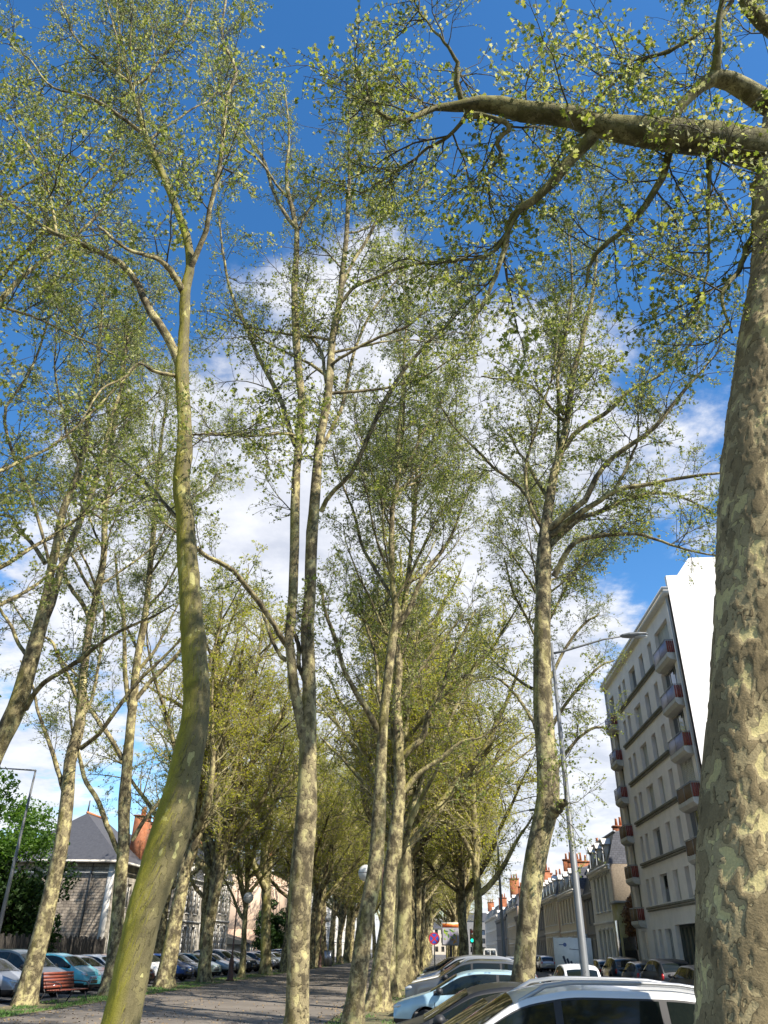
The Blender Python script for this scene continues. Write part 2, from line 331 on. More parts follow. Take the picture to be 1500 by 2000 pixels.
sheet('promenade_path', -12.7, -3.3, -30, 420, .004, PATH)
sheet('parking_ground_left', -19.6, -15.05, -30, 420, .0, PARK)
sheet('parking_ground_right', -1.1, 3.7, -30, 420, .0, PARK)
sheet('verge_left', -15.0, -12.75, -30, 420, .008, VERGE)
sheet('verge_right', -3.25, -1.15, -30, 420, .008, VERGE)
sheet('road_left', -24.6, -19.6, -30, 420, -.004, ASPH)
sheet('road_right', 4.0, 12.0, -30, 420, -.004, ASPH)
b = MB()
for y0, y1 in ((-30, 420),):
    b.box(3.7, y0, -.1, 4.0, y1, .11); b.box(12.0, y0, -.1, 12.15, y1, .12); b.box(-24.75, y0, -.1, -24.6, y1, .12)
b.put('kerb', KERB, kind='structure')
b = MB(); b.box(12.15, -30, -.1, 13.5, 420, .115); b.put('pavement_right', PAVE, kind='structure')
b = MB(); b.box(-28.0, -30, -.1, -24.75, 420, .115); b.put('pavement_left', PAVE, kind='structure')
b = MB()
for k in range(60):
    b.face([(7.3, k * 6 - 5, .0), (7.42, k * 6 - 5, .0), (7.42, k * 6 - 2, .0), (7.3, k * 6 - 2, .0)])
for k in range(80):
    y = 11.2 + 2.62 * k
    b.face([(-1.0, y, .004), (3.6, y, .004), (3.6, y + .09, .004), (-1.0, y + .09, .004)])
b.put('road_markings', WHITE, kind='structure')

def grass(name, x0, x1, y0, y1, n, seed, hgt=.16):
    r = np.random.default_rng(seed)
    x = r.uniform(x0, x1, n); y = y0 + (y1 - y0) * r.random(n) ** 1.6
    cl = np.array([mnoise.noise(Vector((a * .8, b_ * .5, seed))) for a, b_ in zip(x, y)])
    k = cl > -.05; x = x[k]; y = y[k]; n = len(x)
    h = hgt * r.uniform(.4, 1.2, n); a = r.uniform(0, 2 * pi, n); w = .018
    p = np.stack([x, y, np.full(n, .0)], 1); dx = np.stack([np.cos(a) * w, np.sin(a) * w, np.zeros(n)], 1)
    tip = p + np.stack([r.normal(0, .04, n), r.normal(0, .04, n), h], 1)
    V = np.stack([p - dx, p + dx, tip], 1).reshape(-1, 3)
    put(name, raw_mesh(name, V, np.arange(3 * n), np.full(n, 3), False, [GRASSM]), label='short green grass tufts growing on the verge', cat='grass', kind='stuff')
grass('grass_left', -14.9, -12.8, 26, 120, 16000, 1, .09)
grass('grass_right', -3.2, -1.2, 24, 90, 6000, 2, .08)
# fallen bud scales and litter, uncountable
r = np.random.default_rng(5); n = 5000
x = np.concatenate([r.uniform(-12.8, -3.2, n // 2), r.uniform(-15, -12, n // 4), r.uniform(-4, -1.2, n // 4)]); n = len(x); y = 24 + 60 * r.random(n) ** 1.5
a = r.uniform(0, 2 * pi, n); s_ = r.uniform(.015, .04, n)
P = np.stack([x, y, np.full(n, .012)], 1); d1 = np.stack([np.cos(a) * s_, np.sin(a) * s_, r.uniform(0, .02, n)], 1); d2 = np.stack([-np.sin(a) * s_, np.cos(a) * s_, r.uniform(0, .02, n)], 1)
V = np.stack([P - d1, P + d2, P + d1, P - d2], 1).reshape(-1, 3)
put('leaf_litter', raw_mesh('leaf_litter', V, np.arange(4 * n), np.full(n, 4), False, [mat('litter', (.22, .15, .07), .9, var=.4, scale=3)]), label='dry brown bud scales and litter scattered over the path', cat='litter', kind='stuff')

# ------------------------------------------------------------------ building helpers
GLASS = mat('window_glass', (.035, .045, .055), .06, spec=.9)
GLASS_SKY = mat('window_glass_bright', (.10, .13, .17), .04, metal=.6, spec=.9)
SHUT = mat('roller_shutter', (.50, .50, .46), .7, var=.06, scale=2)
FRAME = mat('window_frame_paint', (.52, .50, .46), .6)
APTW = mat('apartment_render', (.74, .675, .615), .85, var=.09, scale=.9, bump=.15)
GABLE = mat('white_gable_render', (.84, .80, .76), .8, var=.03, scale=.3)
CONC = mat('concrete', (.45, .43, .38), .85, var=.14, scale=2.0)
LEDGE = mat('weathered_ledge', (.24, .21, .16), .9, col2=(.12, .12, .08), scale=3)
SLATE = mat('slate', (.062, .062, .068), .55, var=.2, scale=5)
DARKM = mat('dark_metal', (.03, .03, .032), .5)
BRICKM = mat('orange_brick', (.42, .14, .055), .85, var=.25, scale=6)
POT = mat('chimney_pot_clay', (.48, .19, .08), .8, var=.2, scale=6)

def slate_mat():
    m = bpy.data.materials.new('slate_courses'); m.use_nodes = True; t = m.node_tree; b = t.nodes['Principled BSDF']; b.inputs['Roughness'].default_value = .5
    tcn = N(t, 'ShaderNodeTexCoord'); br = N(t, 'ShaderNodeTexBrick', inp={'Scale': 1.0, 'Mortar Size': .012, 'Brick Width': .3, 'Row Height': .16, 'Color1': (.075, .08, .10, 1), 'Color2': (.11, .115, .14, 1), 'Mortar': (.03, .03, .035, 1)})
    mp = N(t, 'ShaderNodeMapping'); mp.inputs['Rotation'].default_value = (pi / 2, 0, 0); t.links.new(tcn.outputs['Object'], mp.inputs[0]); t.links.new(mp.outputs[0], br.inputs['Vector'])
    t.links.new(br.outputs[0], b.inputs['Base Color']); bp = N(t, 'ShaderNodeBump', inp={'Strength': .5, 'Distance': .01}); t.links.new(br.outputs[1], bp.inputs['Height']); bp.invert = True
    t.links.new(bp.outputs[0], b.inputs['Normal']); return m
SLATEC = slate_mat()
def stone_mat(name, c1, c2, mo, w=.45, h=.22, rot=(pi / 2, 0, 0), mortar=.02):
    m = bpy.data.materials.new(name); m.use_nodes = True; t = m.node_tree; b = t.nodes['Principled BSDF']; b.inputs['Roughness'].default_value = .9
    tcn = N(t, 'ShaderNodeTexCoord'); br = N(t, 'ShaderNodeTexBrick', inp={'Scale': 1.0, 'Mortar Size': mortar, 'Brick Width': w, 'Row Height': h, 'Color1': (*c1, 1), 'Color2': (*c2, 1), 'Mortar': (*mo, 1)})
    mp = N(t, 'ShaderNodeMapping'); mp.inputs['Rotation'].default_value = rot
    wv = N(t, 'ShaderNodeTexNoise', inp={'Scale': 3.0}); t.links.new(tcn.outputs['Object'], wv.inputs['Vector'])
    va = N(t, 'ShaderNodeVectorMath', operation='MULTIPLY_ADD'); t.links.new(wv.outputs['Color'], va.inputs[0]); va.inputs[1].default_value = (.12, .12, .12); t.links.new(tcn.outputs['Object'], va.inputs[2])
    t.links.new(va.outputs[0], mp.inputs[0]); t.links.new(mp.outputs[0], br.inputs['Vector'])
    nz = N(t, 'ShaderNodeTexNoise', inp={'Scale': 1.2, 'Detail': 7.0}); t.links.new(tcn.outputs['Object'], nz.inputs['Vector'])
    mr = N(t, 'ShaderNodeMapRange', inp={'From Min': .3, 'From Max': .7, 'To Min': .6, 'To Max': 1.25}); t.links.new(nz.outputs[0], mr.inputs[0])
    cc = N(t, 'ShaderNodeCombineColor'); [t.links.new(mr.outputs[0], cc.inputs[i]) for i in range(3)]
    mx = N(t, 'ShaderNodeMix', data_type='RGBA', blend_type='MULTIPLY', inp={'Factor': 1.0}); t.links.new(br.outputs[0], mx.inputs[6]); t.links.new(cc.outputs[0], mx.inputs[7])
    t.links.new(mx.outputs[2], b.inputs['Base Color']); bp = N(t, 'ShaderNodeBump', inp={'Strength': .9, 'Distance': .03}); bp.invert = True; t.links.new(br.outputs[1], bp.inputs['Height']); t.links.new(bp.outputs[0], b.inputs['Normal'])
    return m
RUBBLE = stone_mat('rubble_stone', (.40, .34, .27), (.27, .225, .18), (.15, .125, .10))
ASHLAR = stone_mat('ashlar_stone', (.46, .42, .35), (.37, .335, .28), (.20, .18, .15), .8, .35, (pi / 2, 0, pi / 2), .012)
BRICKC = stone_mat('brick_courses', (.50, .15, .05), (.38, .11, .04), (.30, .20, .13), .22, .075, (pi / 2, 0, 0), .012)
PEBBLE = mat('pebbledash', (.42, .34, .25), .9, col2=(.26, .21, .155), scale=9, bump=.9, bscale=25)
PEACH = mat('peach_render', (.62, .455, .33), .85, var=.07, scale=.7, bump=.1)
CREAM = mat('cream_render', (.60, .52, .40), .85, var=.08, scale=.8)
WHITEW = mat('white_limestone', (.66, .63, .58), .85, var=.1, scale=1.2)
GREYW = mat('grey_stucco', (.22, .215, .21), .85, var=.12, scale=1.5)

def facade(mb, O, u, n, W, Hh, openings, depth=.22, mi=0):
    """wall rectangle with real openings; O lower-left corner, u along wall, n outward"""
    O = np.array(O, float); u = np.array(u, float); n = np.array(n, float); zc = np.array([0, 0, 1.])
    us = sorted({0, W, *[o[0] for o in openings], *[o[1] for o in openings]}); vs = sorted({0, Hh, *[o[2] for o in openings], *[o[3] for o in openings]})
    for i in range(len(us) - 1):
        for j in range(len(vs) - 1):
            a, b_, c, d = us[i], us[i + 1], vs[j], vs[j + 1]; mu, mv = (a + b_) / 2, (c + d) / 2
            if any(o[0] < mu < o[1] and o[2] < mv < o[3] for o in openings): continue
            mb.face([O + u * a + zc * c, O + u * b_ + zc * c, O + u * b_ + zc * d, O + u * a + zc * d], mi)
    for (a, b_, c, d) in openings:
        q = [O + u * a + zc * c, O + u * b_ + zc * c, O + u * b_ + zc * d, O + u * a + zc * d]; p = [x - n * depth for x in q]
        for k in range(4): mb.face([q[k], q[(k + 1) % 4], p[(k + 1) % 4], p[k]], mi)
WCACHE = {}
def window(root, O, u, n, op, depth=.22, style='glass', bars=1):
    """a framed window sunk into an opening; frame part with a pane child"""
    a, b_, c, d = op; w, hh = b_ - a, d - c; ang = math.atan2(u[1], u[0])
    key = (round(w, 2), round(hh, 2), style, bars)
    if key not in WCACHE:
        f = MB(); fw = .07 if style != 'shutter' else .04
        f.box(0, -.03, 0, fw, .03, hh); f.box(w - fw, -.03, 0, w, .03, hh); f.box(fw, -.03, 0, w - fw, .03, fw); f.box(fw, -.03, hh - fw, w - fw, .03, hh)
        for k in range(bars):
            x = w * (k + 1) / (bars + 1); f.box(x - .03, -.025, fw, x + .03, .025, hh - fw)
        if style == 'cross': f.box(fw, -.02, hh * .68, w - fw, .02, hh * .68 + .05)
        p = MB()
        if style == 'shutter':
            k = 0; z = fw
            while z < hh - fw: p.box(fw, -.015, z, w - fw, .012, min(z + .09, hh - fw)); z += .10
        elif style == 'half':
            z = hh * .5
            while z < hh - fw: p.box(fw, .0, z, w - fw, .02, min(z + .09, hh - fw), 1); z += .10
            p.face([(fw, .0, fw), (w - fw, .0, fw), (w - fw, .0, hh - fw), (fw, .0, hh - fw)])
        else: p.face([(fw, .0, fw), (w - fw, .0, fw), (w - fw, .0, hh - fw), (fw, .0, hh - fw)])
        pm = {'shutter': [SHUT], 'half': [GLASS_SKY, SHUT], 'sky': [GLASS_SKY]}.get(style, [GLASS])
        WCACHE[key] = (f.mesh('window', FRAME), p.mesh('pane', pm))
    fm, pmm = WCACHE[key]
    L = np.array(O, float) + np.array(u, float) * a + np.array([0, 0, c]) - np.array(n, float) * (depth - .04)
    o = put('window', fm, root, loc=tuple(L), rotz=ang); put('pane', pmm, o)
    return o
def chimney(root, x, y, z0, z1, wx, wy, pots, brick=None, along='y'):
    b = MB(); b.box(x - wx / 2, y - wy / 2, z0, x + wx / 2, y + wy / 2, z1); b.box(x - wx / 2 - .07, y - wy / 2 - .07, z1, x + wx / 2 + .07, y + wy / 2 + .07, z1 + .14)
    c = b.put('chimney', brick or BRICKC, root)
    L = (wy if along == 'y' else wx) - .3
    for k in range(pots):
        t = -L / 2 + L * (k + .5) / pots; px, py = (x, y + t) if along == 'y' else (x + t, y)
        hgt = .55 + .25 * ((k * 7) % 3) / 2
        MB().tube([(px, py, z1 + .14), (px, py, z1 + .14 + hgt), (px, py, z1 + .2 + hgt)], [.14, .10, .125], 8).put('chimney_pot', POT, c, smooth=False)
    return c

# ------------------------------------------------------------------ apartment block (right)
apt = thing('apartment_block', 'seven storey pale apartment block with blank white gable and stacked balconies', 'apartment building', (13.5, 40.6, 0))
AX, AY0, AY1, AH = 13.5, 40.6, 59.6, 20.0
D = np.array
W = AY1 - AY0
u = (0, -1, 0); nrm = (-1, 0, 0); O = (0, W, 0)          # u runs from the far end to the near end
def Y2u(y): return AY1 - y
floors = [4.4 + 2.53 * k for k in range(6)]
ops = []; meta = []
for fi, z in enumerate(floors):
    for (ya, yb, st) in ((55.4, 54.6, 'glass'), (54.0, 53.2, 'glass'), (51.9, 50.2, None), (48.9, 47.9, None), (46.5, 45.7, 'glass')):
        if st is None: st = ['glass', 'shutter', 'half', 'shutter', 'glass', 'glass', 'shutter'][(fi * 2 + int(ya)) % 7]
        op = (Y2u(ya), Y2u(yb), z + .03, z + 1.55); ops.append(op); meta.append((op, st, 1 if ya - yb > 1 else 0))
    for (ya, yb) in ((44.7, 41.9), (58.7, 57.2)):
        op = (Y2u(ya), Y2u(yb), z - .75, z + 1.55); ops.append(op)
        st = ('shutter' if fi in (2, 5) else 'sky') if ya < 50 else 'glass'
        meta.append((op, st, 2))
for (ya, yb, za, zb, st, nb) in ((58.6, 57.1, 1.5, 3.1, 'shutter', 0), (55.5, 54.8, 1.5, 3.1, 'glass', 0), (54.1, 53.3, 1.5, 3.1, 'glass', 0), (52.5, 51.1, 1.5, 3.1, 'sky', 3)):
    op = (Y2u(ya), Y2u(yb), za, zb); ops.append(op); meta.append((op, st, nb))
door = (Y2u(50.2), Y2u(45.5), .0, 3.25); ops.append(door)
b = MB(); facade(b, O, u, nrm, W, AH - .45, ops, .28)
b.box(.3, W - .02, 0, 8.9, W, AH - .45)
b.put('wall', APTW, apt)
b = MB(); gp_ = [(0, 0), (9, 0), (9, AH + 1.78), (1.5, AH + 1.78), (1.35, AH + 1.6), (.65, AH + .68), (0, AH + .66)]
b.face([(x, -.012, z) for x, z in gp_]); b.face([(x, .28, z) for x, z in gp_][::-1])
for k in range(7): a_, c_ = gp_[k], gp_[(k + 1) % 7]; b.face([(a_[0], -.012, a_[1]), (a_[0], .28, a_[1]), (c_[0], .28, c_[1]), (c_[0], -.012, c_[1])])
b.put('gable_wall', GABLE, apt)
b = MB(); b.box(-.30, .0, AH - .45, 9, W + .1, AH - .2); b.box(-.36, .0, AH - .2, 9, W + .1, AH - .02); b.put('roof_slab', mat('roof_edge_pale', (.62, .58, .52), .8, var=.1), apt)
b = MB()
for k in range(1):
    b.face([(.7, .29, AH), (.7, W, AH), (1.6, W, AH + 1.6), (1.6, .29, AH + 1.6)]); b.face([(1.6, .29, AH + 1.6), (1.6, W, AH + 1.6), (9, W, AH + 1.65), (9, .29, AH + 1.65)])
b.put('attic_roof', SLATE, apt)
b = MB(); b.box(0.002, .9, .002, .35, W, .01); b.box(-.03, .28, 0, .0, Y2u(50.3) * 0 + (AY1 - AY0) - Y2u(45.4), .95)
b.box(-.03, (50.25 - AY0), 0, .0, W, .95); b.put('plinth', mat('dark_plinth', (.12, .115, .11), .8, var=.2), apt)
b = MB(); b.box(.25, 45.5 - AY0, 0, .3, 50.2 - AY0, 3.25)
for k in range(6): b.box(.22, 45.5 - AY0 + .78 * k + .03, 0.05, .25, 45.5 - AY0 + .78 * k + .72, 3.1)
b.put('garage_door', mat('garage_green', (.012, .022, .018), .6), apt)
for op, st, nb in meta: window(apt, O, u, nrm, op, .28, st, nb)
for fi, z in enumerate(floors):
    b = MB(); b.box(-.16, 45.4 - AY0, z - .16, 0, 55.7 - AY0, z - .04); b.box(-.10, 45.45 - AY0, z - .30, 0, 55.65 - AY0, z - .22); b.put('window_ledge', LEDGE, apt)
b = MB(); b.box(-.1, 50.9 - AY0, 1.38, 0, 55.8 - AY0, 1.48); b.box(-.1, 56.9 - AY0, 1.38, 0, 58.8 - AY0, 1.48); b.put('window_ledge', CONC, apt)
PAN_L = mat('balcony_panel_lilac', (.30, .30, .42), .5, var=.12, scale=5); PAN_B = mat('balcony_panel_brown', (.20, .12, .06), .8, col2=(.10, .07, .035), scale=14)
RED = mat('balcony_side_red', (.22, .05, .035), .7, var=.2)
for fi, z in enumerate(floors):
    for (ya, yb, near) in ((41.3, 43.95, True), (56.9, 58.9, False)):
        y0, y1 = ya - AY0, yb - AY0; zs = z - 1.0
        bal = put('balcony', None, apt) if False else None
        b = MB()   # slab with sloping underside
        pts = [(-.50, zs + .06), (-.50, zs + .26), (0, zs + .26), (0, zs - .16), (-.34, zs - .10)]
        b.face([(x, y0, zz_) for x, zz_ in pts][::-1]); b.face([(x, y1, zz_) for x, zz_ in pts])
        for k in range(5):
            a_, c_ = pts[k], pts[(k + 1) % 5]; b.face([(a_[0], y0, a_[1]), (a_[0], y1, a_[1]), (c_[0], y1, c_[1]), (c_[0], y0, c_[1])])
        bal = b.put('balcony', CONC, apt)
        zp = zs + .30; lil = fi >= 3
        b = MB(); b.box(-.48, y0 + .03, zp, -.455, y1 - .03, zp + .66); b.put('front_panel', PAN_L if lil else PAN_B, bal)
        for yy in (y0 + .02, y1 - .05):
            b = MB()
            for k in range(4): b.box(-.44 + .11 * k, yy, zp, -.44 + .11 * k + .09, yy + .03, zp + .66)
            b.put('side_slats', RED, bal)
        b = MB(); b.box(-.51, y0, zp + .69, -.47, y1, zp + .73); b.box(-.51, y0, zp + .69, 0, y0 + .04, zp + .73); b.box(-.51, y1 - .04, zp + .69, 0, y1, zp + .73)
        for yy in (y0 + .01, (y0 + y1) / 2, y1 - .05): b.box(-.50, yy, zp - .02, -.485, yy + .03, zp + .69)
        b.put('handrail', mat('rail_grey', (.25, .25, .26), .5), bal)
b = MB(); b.tube([(-.09, .35, .2), (-.09, .35, AH - .5)], .06, 8); b.put('drainpipe', CONC, apt)
b = MB(); b.tube([(-.09, W - .2, .2), (-.09, W - .2, AH - .5)], .06, 8); b.put('drainpipe', CONC, apt)

# ------------------------------------------------------------------ generic street house
def house(name, label, cat, X, y0, y1, side, eave, wallm, gablem, rows, cols, ww=.9, roof='mansard', rtop=2.3, depth=9.0, inset=.9, chim=(), ridge=None, shutters=False, winstyle='cross', cornice=True, bands=True, margin=.9, base=0.115, dormers=0, rm=None):
    """side=+1: facade looks to -X (right side of the street); side=-1: looks to +X"""
    root = thing(name, label, cat, (X, y0, 0)); Wd = y1 - y0; s = side
    nrm = (-s, 0, 0)
    if s > 0: O, u = (0, Wd, base), (0, -1, 0)
    else: O, u = (0, 0, base), (0, 1, 0)
    ops = []
    fh = (eave - base - .3) / rows
    for r_ in range(rows):
        for c_ in range(cols):
            uc = margin + (Wd - 2 * margin) * (c_ + .5) / cols
            z0 = r_ * fh + (.9 if r_ else .8); hh = fh - 1.25
            if hh < .8: hh = .8
            ops.append((uc - ww / 2, uc + ww / 2, z0, z0 + hh))
    b = MB(); facade(b, O, u, nrm, Wd, eave - base, ops, .2); b.put('wall', wallm, root)
    MB().box(0, 0, base, s * depth, -.012, eave).put('gable_wall', gablem, root); MB().box(0, Wd, base, s * depth, Wd - .012, eave).put('gable_wall', gablem, root)
    for op in ops: window(root, O, u, nrm, op, .2, winstyle, 1)
    bt = MB()
    if cornice:
        bt.box(-s * .28, -.03, eave - .18, s * .02, Wd + .03, eave); bt.box(-s * .16, -.025, eave - .42, s * -.001, Wd + .025, eave - .18)
        nb = max(3, int(Wd / .8))
        for k in range(nb): bt.box(-s * .14, Wd * (k + .5) / nb - .06, eave - .62, -.001 * s, Wd * (k + .5) / nb + .06, eave - .42)
    if bands:
        for r_ in range(1, rows): bt.box(-s * .10, -.01, base + r_ * fh - .02, -.002 * s, Wd + .01, base + r_ * fh + .16)
    for op in ops:
        uu = [O[1] + u[1] * op[0], O[1] + u[1] * op[1]]
        bt.box(-s * .09, min(uu) - .12, base + op[2] - .14, -.003 * s, max(uu) + .12, base + op[2] - .02)
        bt.box(-s * .05, min(uu) - .14, base + op[3] + .02, -.003 * s, max(uu) + .14, base + op[3] + .16)
    if len(bt.v): bt.put('stone_trim', WHITEW if wallm is not GREYW else GREYW, root)
    if shutters:
        for op in ops:
            for (ua, ub) in ((op[0] - ww * .5, op[0] - .03), (op[1] + .03, op[1] + ww * .5)):
                ya, yb = O[1] + u[1] * ua, O[1] + u[1] * ub
                q = MB(); q.box(-s * .05, min(ya, yb), base + op[2], -.004 * s, max(ya, yb), base + op[3])
                for k in range(5): q.box(-s * .07, min(ya, yb) + .05, base + op[2] + .1 + k * (op[3] - op[2] - .1) / 5, -s * .05, max(ya, yb) - .05, base + op[2] + .05 + (k + 1) * (op[3] - op[2] - .1) / 5)
                q.put('shutter', FRAME, root)
    rm = rm or SLATE
    if roof == 'mansard':
        b = MB(); e = eave + .002
        A = [(-s * .1, -.02, e), (-s * .1, Wd + .02, e), (s * depth, Wd + .02, e), (s * depth, -.02, e)]
        T_ = [(s * inset, .25, e + rtop), (s * inset, Wd - .25, e + rtop), (s * (depth - inset), Wd - .25, e + rtop), (s * (depth - inset), .25, e + rtop)]
        for k in range(4): b.face([A[k], A[(k + 1) % 4], T_[(k + 1) % 4], T_[k]], 1 if k == 3 else 0)
        mid = e + rtop + .8
        b.face([T_[0], T_[1], (s * depth / 2, Wd - .8, mid), (s * depth / 2, .8, mid)]); b.face([T_[2], T_[3], (s * depth / 2, .8, mid), (s * depth / 2, Wd - .8, mid)])
        b.face([T_[3], T_[0], (s * depth / 2, .8, mid)]); b.face([T_[1], T_[2], (s * depth / 2, Wd - .8, mid)])
        rf = b.put('roof', [rm, SLATEC], root)
        q = MB(); q.box(s * (inset - .1), .15, e + rtop - .03, s * (inset + .1), Wd - .15, e + rtop + .09); q.put('roof_edge', mat('zinc', (.33, .34, .36), .5), rf)
    elif roof == 'gable':
        b = MB(); hx = s * depth / 2; e = eave
        b.face([(-s * .35, -.3, e), (-s * .35, Wd + .3, e), (hx, Wd + .3, e + rtop), (hx, -.3, e + rtop)]); b.face([(s * (depth + .3), -.3, e), (s * (depth + .3), Wd + .3, e), (hx, Wd + .3, e + rtop), (hx, -.3, e + rtop)])
        rf = b.put('roof', rm, root)
        b = MB(); b.face([(0, -.01, e), (s * depth, -.01, e), (hx, -.01, e + rtop - .05)]); b.face([(0, Wd + .01, e), (s * depth, Wd + .01, e), (hx, Wd + .01, e + rtop - .05)]); b.put('gable_peak', gablem, root)
    elif roof == 'flat':
        b = MB(); b.box(-s * .15, -.1, eave, s * depth, Wd + .1, eave + .2); rf = b.put('roof', CONC, root)
    for k in range(dormers):
        yc = Wd * (k + .5) / dormers; q = MB()
        q.box(-s * .02, yc - .55, eave + .1, s * inset, yc + .55, eave + 1.5); q.face([(-s * .15, yc - .7, eave + 1.5), (-s * .15, yc + .7, eave + 1.5), (-s * .15, yc, eave + 2.0)])
        q.face([(-s * .15, yc - .7, eave + 1.5), (-s * .15, yc, eave + 2.0), (s * inset * 1.2, yc, eave + 2.0), (s * inset * 1.2, yc - .7, eave + 1.5)]); q.face([(-s * .15, yc + .7, eave + 1.5), (-s * .15, yc, eave + 2.0), (s * inset * 1.2, yc, eave + 2.0), (s * inset * 1.2, yc + .7, eave + 1.5)])
        dm = q.put('dormer', WHITEW, rf)
        MB().box(-s * .04, yc - .38, eave + .3, -s * .021, yc + .38, eave + 1.35).put('pane', GLASS, dm)
    for c_ in chim: chimney(root, *c_)
    return root
S = 1
house('corner_house', 'house with pebble dashed gable, slate mansard roof and clay chimney pots beside the garden', 'house', 13.5, 66.2, 75.2, 1, 7.85, WHITEW, PEBBLE, 2, 4, ww=1.0, rtop=2.35, inset=.75, dormers=3,
      chim=((3.2, 8.6, 8, 11.6, 1.4, .6, 3, BRICKC, 'x'), (1.0, 8.9, 8, 10.0, .9, .5, 1, BRICKC, 'x'), (4.8, 1.5, 9.5, 11.2, .9, .5, 3, BRICKC, 'x')), margin=1.2, depth=8)
b = MB(); root = thing('garden_annexe', 'low pebbled annexe with flat zinc roof and yellow moss stains beside the mansard house', 'annexe', (13.3, 63.9, 0))
b.box(0, 0, .1, 3.6, 2.25, 5.0); b.put('wall', mat('mossy_pebble', (.42, .36, .26), .9, col2=(.30, .27, .07), scale=1.2, bump=.7, bscale=25), root)
MB().box(-.15, -.15, 5.0, 3.8, 2.28, 5.16).put('roof', mat('zinc', (.33, .34, .36), .5), root)
MB().box(-.03, .5, 1.0, -.002, 1.6, 3.9).put('window', GLASS, root)
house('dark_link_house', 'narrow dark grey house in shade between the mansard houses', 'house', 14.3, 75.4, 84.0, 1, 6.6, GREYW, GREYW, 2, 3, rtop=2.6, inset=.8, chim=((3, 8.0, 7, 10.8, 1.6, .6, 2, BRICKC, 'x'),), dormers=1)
house('cream_house', 'cream townhouse with slate mansard behind the white box truck', 'house', 13.5, 84.2, 96.0, 1, 7.2, CREAM, PEACH, 2, 5, rtop=1.9, inset=.7, shutters=False, dormers=3,
      chim=((2.6, 11.3, 7.3, 10.6, 2.4, .7, 4, BRICKC, 'x'), (4.5, 1.2, 8, 10.4, 1.4, .6, 3, BRICKC, 'x')))
house('peach_gable_house', 'tall stone townhouse with a bright peach gable and dormered roof', 'house', 13.4, 96.4, 109.0, 1, 7.4, CREAM, PEACH, 2, 7, ww=.75, rtop=2.0, inset=.7, dormers=4, chim=((2.2, .5, 7.3, 10.9, 2.0, .6, 4, BRICKC, 'x'),))
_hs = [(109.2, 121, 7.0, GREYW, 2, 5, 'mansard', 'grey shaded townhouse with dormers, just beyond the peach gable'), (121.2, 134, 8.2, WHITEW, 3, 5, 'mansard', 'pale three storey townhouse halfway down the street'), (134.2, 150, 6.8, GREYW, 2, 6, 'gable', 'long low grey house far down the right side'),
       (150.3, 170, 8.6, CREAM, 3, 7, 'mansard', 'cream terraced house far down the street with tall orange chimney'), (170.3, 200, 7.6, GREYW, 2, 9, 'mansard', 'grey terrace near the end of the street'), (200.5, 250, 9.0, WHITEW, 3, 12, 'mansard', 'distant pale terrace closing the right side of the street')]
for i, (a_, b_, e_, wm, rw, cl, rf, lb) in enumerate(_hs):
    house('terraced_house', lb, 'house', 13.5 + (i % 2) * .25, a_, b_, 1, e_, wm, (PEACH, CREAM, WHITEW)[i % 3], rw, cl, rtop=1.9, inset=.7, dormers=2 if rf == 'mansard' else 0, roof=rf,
          chim=((1.6, (b_ - a_) * .9, e_, e_ + 4.6 if i != 3 else e_ + 5.5, 1.8, .7, 3, BRICKC, 'x'), (2.5, (b_ - a_) * .2, e_, e_ + 3.4, 1.2, .6, 2, BRICKC, 'x')))

# garden fence with dark sheeting between apartment block and house
gf = thing('garden_fence', 'black iron garden railings with dark sheeting between apartment block and house', 'fence', (13.4, 59.7, 0))
MB().box(-.02, .1, .1, .02, 4.1, 2.0).put('sheeting', mat('black_sheet', (.008, .008, .009), .9), gf)
b = MB(); b.box(-.05, .1, .1, -.03, 4.1, .6); b.put('plinth_wall', CONC, gf)
for k in range(27):
    MB().tube([(-.05, .15 + k * .15, .1), (-.05, .15 + k * .15, 2.7), (-.05, .15 + k * .15, 2.85)], [.014, .014, .001], 4).put('railing', DARKM, gf)

# ------------------------------------------------------------------ left side buildings
# old stone house with a hipped slate roof
HX, HY = -27.2, 69.5
hip = thing('stone_house', 'old stone house with hipped slate roof, red ridge tiles and tall brick chimney', 'house', (HX, HY, 0))
hw, hd, he = 9.8, 9.5, 8.1       # depth to -X, length to +Y
b = MB()
facade(b, (-hw, 0, .1), (1, 0, 0), (0, -1, 0), hw, he - .1, [], .2)
b.put('wall', RUBBLE, hip)
b = MB(); fo = [(1.0, 2.1, 1.0, 2.9), (3.6, 4.7, 1.0, 2.9), (6.3, 7.4, 1.0, 2.9), (1.0, 2.1, 4.6, 6.5), (3.6, 4.7, 4.6, 6.5), (6.3, 7.4, 4.6, 6.5)]
facade(b, (0, 0, .1), (0, 1, 0), (1, 0, 0), hd, he - .1, fo, .22); b.face([(-hw, hd, .1), (0, hd, .1), (0, hd, he), (-hw, hd, he)]); b.put('street_wall', ASHLAR, hip)
for op in fo: window(hip, (0, 0, .1), (0, 1, 0), (1, 0, 0), op, .22, 'cross', 1)
b = MB(); e = he + .05; ov = .55
A = [(-hw - ov, -ov, e), (ov, -ov, e), (ov, hd + ov, e), (-hw - ov, hd + ov, e)]; R1, R2 = (-hw / 2 - .3, 4.3, e + 4.4), (-hw / 2 - .3, hd - 1.0, e + 4.4)
b.face([A[0], A[1], R1]); b.face([A[1], A[2], R2, R1]); b.face([A[2], A[3], R2]); b.face([A[3], A[0], R1, R2]); rf = b.put('roof', SLATE, hip)
b = MB(); b.tube([(R1[0], R1[1] - .1, R1[2] + .03), (R2[0], R2[1], R2[2] + .03)], .12, 6); b.put('ridge_tiles', POT, rf)
